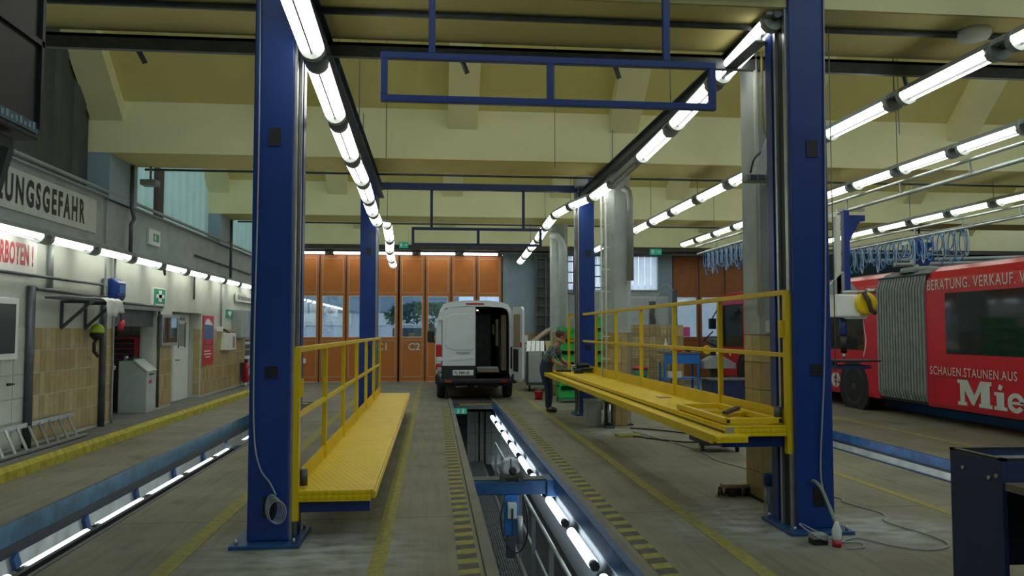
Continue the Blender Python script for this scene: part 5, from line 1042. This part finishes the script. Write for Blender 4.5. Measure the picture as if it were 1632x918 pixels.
# ================================================================= WORKBENCH, lower right
s = thing('steel_workbench', (3.6, 4.2, 0), 'dark blue steel bench with tray top at the lower right', 'workbench')
x0, y0, x1, y1 = 3.1, 4.12, 4.5, 4.56
obj('side_panel', B(x0, x0+.03, y0, y1, 0, .985), 'dark_blue', s, .003); obj('rear_panel', B(x0+.03, x1, y1-.03, y1, .3, .985), 'dark_blue', s)
obj('tray', B(x0+.03, x1, y0+.1, y1-.03, .93, .95), 'grey_metal', s); obj('tray_rim', B(x0, x0+.035, y0, y1, .985, 1.0).box(x0, x1, y1-.035, y1, .985, 1.0).box(x0, x1, y0, y0+.03, .985, 1.0), 'black', s)
obj('front_panel', B(x0+.03, x1, y0, y0+.03, .86, .985), 'dark_blue', s); obj('divider', B(x0+.1, x0+.13, y0+.03, y1-.1, .95, .97), 'black', s)
for (y, z) in ((y0+.1, .88), (y1-.12, .9), (y1-.4, .9)): obj('bolt', MB().tube((x0-.008, y, z), (x0, y, z), .012, 10), 'steel', s)
s = thing('wooden_worktop_bench', (3.7, 3.3, 0), 'grey drawer bench with dark wooden top cut by the right frame edge', 'workbench')
obj('worktop', B(3.10, 4.6, 3.2, 4.10, .83, .875), 'bench_wood', s, .004); obj('body', B(3.17, 4.6, 3.3, 4.04, 0, .83), 'grey_metal', s)
# ================================================================= dark cabinet on post, upper left
s = thing('control_cabinet', (-2.4, 4.2, 2.5), 'dark overhead cabinet with pale lettering strip at the upper left corner', 'cabinet')
x1_ = -2.06
obj('body', B(-3.2, x1_, 3.4, 4.35, 2.69, 4.6), 'black', s, .01); obj('face_frame', MB().bar((x1_+.01,3.4,3.2),(x1_+.01,4.35,3.2),.02,.03).bar((x1_+.01,4.33,2.75),(x1_+.01,4.33,4.6),.02,.03), 'black', s)
obj('lettering_strip', B(x1_, x1_+.008, 3.9, 4.32, 2.72, 2.775), 'rail_steel', s); 
for k in range(9): obj('letter_mark', B(x1_+.008, x1_+.010, 3.92+k*.043, 3.945+k*.043, 2.735, 2.755+.008*(k % 3)), 'blue_grey', s)
obj('underside_bracket', B(-2.7, -2.10, 4.0, 4.2, 2.58, 2.67), 'dirty_dark', s, .02)
s = thing('support_post', (-2.3, 4.15, 0), 'dark post carrying the overhead cabinet at the left picture edge', 'post'); obj('post', MB().bar((-2.75, 4.1, 0), (-2.09, 4.1, 2.6), .05), 'dark_sheet', s)
# ================================================================= PERSON
def skin_mesh(name, verts, edges, m, parent, sub=2, root=0):
    me = bpy.data.meshes.new(name); bm = bmesh.new(); lay = bm.verts.layers.skin.verify()
    bv = []
    for i, (x, y, z, r) in enumerate(verts):
        v = bm.verts.new((x, y, z)); rr = r if isinstance(r, tuple) else (r, r); v[lay].radius = rr; v[lay].use_root = (i == root); bv.append(v)
    for a, b in edges: bm.edges.new((bv[a], bv[b]))
    bm.to_mesh(me); bm.free()
    o = bpy.data.objects.new(name, me); COL.objects.link(o); o.modifiers.new('skin', 'SKIN'); sm = o.modifiers.new('sub', 'SUBSURF'); sm.levels = sub; sm.render_levels = sub
    bpy.context.view_layer.update(); ev = bpy.data.meshes.new_from_object(o.evaluated_get(dg())); bpy.data.objects.remove(o)
    ev.materials.clear(); ev.materials.append(M[m]); ev.polygons.foreach_set('use_smooth', [True]*len(ev.polygons))
    n_ = bpy.data.objects.new(name, ev); COL.objects.link(n_); n_.parent = parent; return n_
# local frame: person faces +X, left hand +Y; origin between the feet
P_ = thing('person', (2.42, 16.72, 0), 'person in plaid shirt and dark overalls bending over the right platform', 'person')
P_.rotation_euler = (0, 0, math.radians(-22)); P_.scale = (1.04, 1.12, .95)
hip = (-.05, 0, .93)
V = [(-.05,0,.93,(.13,.10)), (-.02,0,1.08,(.13,.10)), (.06,0,1.26,(.15,.10)), (.15,0,1.40,(.12,.09)), (.21,0,1.48,.055), (.26,0,1.56,.05),
     (-.04,.10,.88,.09), (.0,.12,.50,.06), (-.03,.13,.12,.042), (.03,.14,.05,.035),
     (-.06,-.10,.88,.09), (.03,-.12,.50,.06), (.04,-.13,.12,.042), (.10,-.14,.05,.035),
     (.15,.18,1.39,.055), (.22,.23,1.13,.045), (.42,.17,1.02,.034), (.47,.15,1.0,.026),
     (.15,-.18,1.39,.055), (.18,-.24,1.12,.045), (.40,-.16,1.0,.034), (.46,-.14,.98,.026)]
E_ = [(0,1),(1,2),(2,3),(3,4),(4,5),(0,6),(6,7),(7,8),(8,9),(0,10),(10,11),(11,12),(12,13),(3,14),(14,15),(15,16),(16,17),(3,18),(18,19),(19,20),(20,21)]
body = skin_mesh('body', V, E_, 'skin', P_)
g = lambda i, k, dx=0, dz=0: (V[i][0]+dx, V[i][1], V[i][2]+dz, tuple(q+k for q in V[i][3]) if isinstance(V[i][3], tuple) else V[i][3]+k)
skin_mesh('shirt', [g(1,.02), g(2,.03), g(3,.035), g(14,.014), (.19,.215,1.22,.062), (.205,.222,1.17,.055), g(18,.014), (.17,-.22,1.22,.062), (.175,-.232,1.16,.055), (.19,0,1.46,.07)], [(0,1),(1,2),(2,3),(3,4),(4,5),(2,6),(6,7),(7,8),(2,9)], 'plaid', P_, root=1)
skin_mesh('overalls', [g(0,.02), (-.02,0,1.08,(.17,.14)), (.05,0,1.24,(.19,.14)), g(6,.02), (-.01,.12,.6,.075), (0,.125,.35,.072), (-.03,.13,.08,.072), g(10,.02), (.02,-.12,.6,.075), (.04,-.125,.35,.072), (.04,-.13,.08,.072)], [(0,1),(1,2),(0,3),(3,4),(4,5),(5,6),(0,7),(7,8),(8,9),(9,10)], 'overall', P_)
for (x, y) in ((-.03, .13), (.04, -.13)):
    skin_mesh('shoe', [(x-.04,y,.055,.048),(x+.04,y,.06,.05),(x+.13,y,.045,.042),(x+.18,y,.04,.03)], [(0,1),(1,2),(2,3)], 'black', P_, root=1)
# head, tilted down
def lobj(name, mb, m, par):
    o = bpy.data.objects.new(name, mb.mesh(name, m)); COL.objects.link(o); o.parent = par; return o
hd = skin_mesh('head', [(.28,0,1.58,.06),(.31,0,1.64,(.082,.098)),(.325,0,1.70,(.08,.095)),(.33,0,1.74,.06),(.385,0,1.60,.035)], [(0,1),(1,2),(2,3),(0,4)], 'skin', P_, root=1)
obj_nose = MB().add([(.40,-.018,1.63),(.40,.018,1.63),(.395,0,1.685),(.425,0,1.635)], [(0,1,3),(1,2,3),(2,0,3)])
lobj('nose', obj_nose, 'skin', hd)
for yy in (-.032, .032): lobj('eye', MB().lathe((.392, yy, 1.675), [(.004,-.008),(.011,0),(.004,.008)], 'x', 8), 'black', hd)
for yy in (-.088, .088): lobj('ear', MB().lathe((.31, yy, 1.655), [(.01,-.012),(.028,0),(.01,.012)], 'y', 10), 'skin', hd)
lobj('mouth', B(.392, .402, -.022, .022, 1.60, 1.606), 'lens_red', hd)
m = MB().lathe((0, 0, 0), [(.005,-.115)]+[(.108*math.cos(t), .115*math.sin(t)) for t in [math.radians(a) for a in range(-75, 90, 15)]]+[(.005,.115)], 'z', 20)
m.v = [(.275+x*1.05-z*.25, y*.92, 1.70+z*.95) for x, y, z in m.v]; lobj('hair', m, 'hair', hd)
skin_mesh('beard', [(.36,0,1.58,.04),(.385,0,1.575,.032)], [(0,1)], 'hair', P_)
for sgn, wp in ((1, (.47,.15,1.0)), (-1, (.46,-.14,.98))):
    v = [(wp[0], wp[1], wp[2], .026), (wp[0]+.05, wp[1], wp[2]-.012, (.036,.017)), (wp[0]+.085, wp[1], wp[2]-.02, (.036,.014))]; ed = [(0,1),(1,2)]
    h = skin_mesh('hand', v, ed, 'skin', P_)
    for k in range(4):
        oy = wp[1]+(-.027+k*.018); ln = (.062, .075, .07, .055)[k]; b0 = (wp[0]+.08, oy, wp[2]-.02)
        skin_mesh('finger', [(*b0, .009), (b0[0]+ln*.5, oy, b0[2]-.012, .0085), (b0[0]+ln*.85, oy, b0[2]-.035, .008), (b0[0]+ln*.95, oy, b0[2]-.055, .007)], [(0,1),(1,2),(2,3)], 'skin', h, sub=1)
    skin_mesh('thumb', [(wp[0]+.03, wp[1]-sgn*.028, wp[2]-.01, .011), (wp[0]+.06, wp[1]-sgn*.05, wp[2]-.03, .010), (wp[0]+.085, wp[1]-sgn*.05, wp[2]-.05, .008)], [(0,1),(1,2)], 'skin', h, sub=1)
# ================================================================= OUTSIDE, seen through the door panes
s = thing('opposite_building', (-5, 62, 0), 'pale grey building with a window band seen outside through the doors', 'building')
obj('block', B(-30, 2, 62, 70, -.04, 3.15), 'outdoor_grey', s); obj('dark_reflection_band', B(-30, 2, 61.8, 70, 3.15, 6.2), 'blue_grey', s)  # upper band added in place of dark reflections in the door panes
for k in range(12): obj('window', B(-29+k*2.6, -27+k*2.6, 61.9, 62, 2.1, 3.05), 'white', s)
s = thing('white_shed', (14, 50, 0), 'long white shed seen outside through the right hand doors', 'building'); obj('block', B(8, 34, 50, 58, -.04, 4.2), 'white', s); obj('roof_edge', B(7.8, 34.2, 49.8, 58.2, 4.2, 4.6), 'outdoor_grey', s)
s = thing('dark_shed', (2, 40, 0), 'low dark shed outside behind the C2 door pane', 'building'); obj('block', B(-2.2, 6, 44, 48, -.04, 1.85), 'dark_sheet', s)
s = thing('tree', (-.5, 56, 0), 'leafy green tree outside behind the C2 door pane', 'tree'); obj('trunk', MB().tube((-.2,56,0),(-.2,56,2.2),.3,8), 'dark_brown', s)
m = MB()
for k in range(900):
    a, b_, r = random.uniform(0,2*PI), random.uniform(-.5,1.3), random.uniform(.6,1)**.5; c_ = Vector((-.2+3.2*r*math.cos(a)*math.cos(b_), 56+2.2*r*math.sin(a)*math.cos(b_), 2.7+.9*r*math.sin(b_))); q = [Vector((random.uniform(-.28,.28),random.uniform(-.28,.28),random.uniform(-.28,.28))) for _ in range(3)]
    m.add([c_+v_ for v_ in q], [(0,1,2)])
obj('foliage', m, 'tree_green', s, kind='stuff')
s = thing('parked_car', (-3, 36, 0), 'silver blue car parked outside behind the C1 door pane', 'car')
obj('body', MB().prism([(-4.6,.3),(-4.6,.85),(-3.9,.95),(-3.4,1.4),(-1.9,1.42),(-1.2,.98),(-.5,.85),(-.45,.3)], 'y', 36, 37.7), 'white_paint', s, .04); obj('side_glass', MB().prism([(-3.75,.98),(-3.35,1.33),(-1.95,1.35),(-1.4,.98)], 'y', 35.99, 36.0), 'bus_glass', s)
for x in (-3.8, -1.3): obj('wheel', MB().tube((x, 35.98, .28), (x, 36.2, .28), .32, 18), 'rubber', s)
s = thing('red_coach', (11, 40, 0), 'red vehicle outside low behind the right hand door pane', 'vehicle'); obj('body', B(8.5, 13.2, 40, 42.5, .4, 1.9), 'pink_red', s, .05); obj('wheel', MB().tube((9.5,39.95,.4),(9.5,40.2,.4),.4,16).tube((12.2,39.95,.4),(12.2,40.2,.4),.4,16), 'rubber', s)
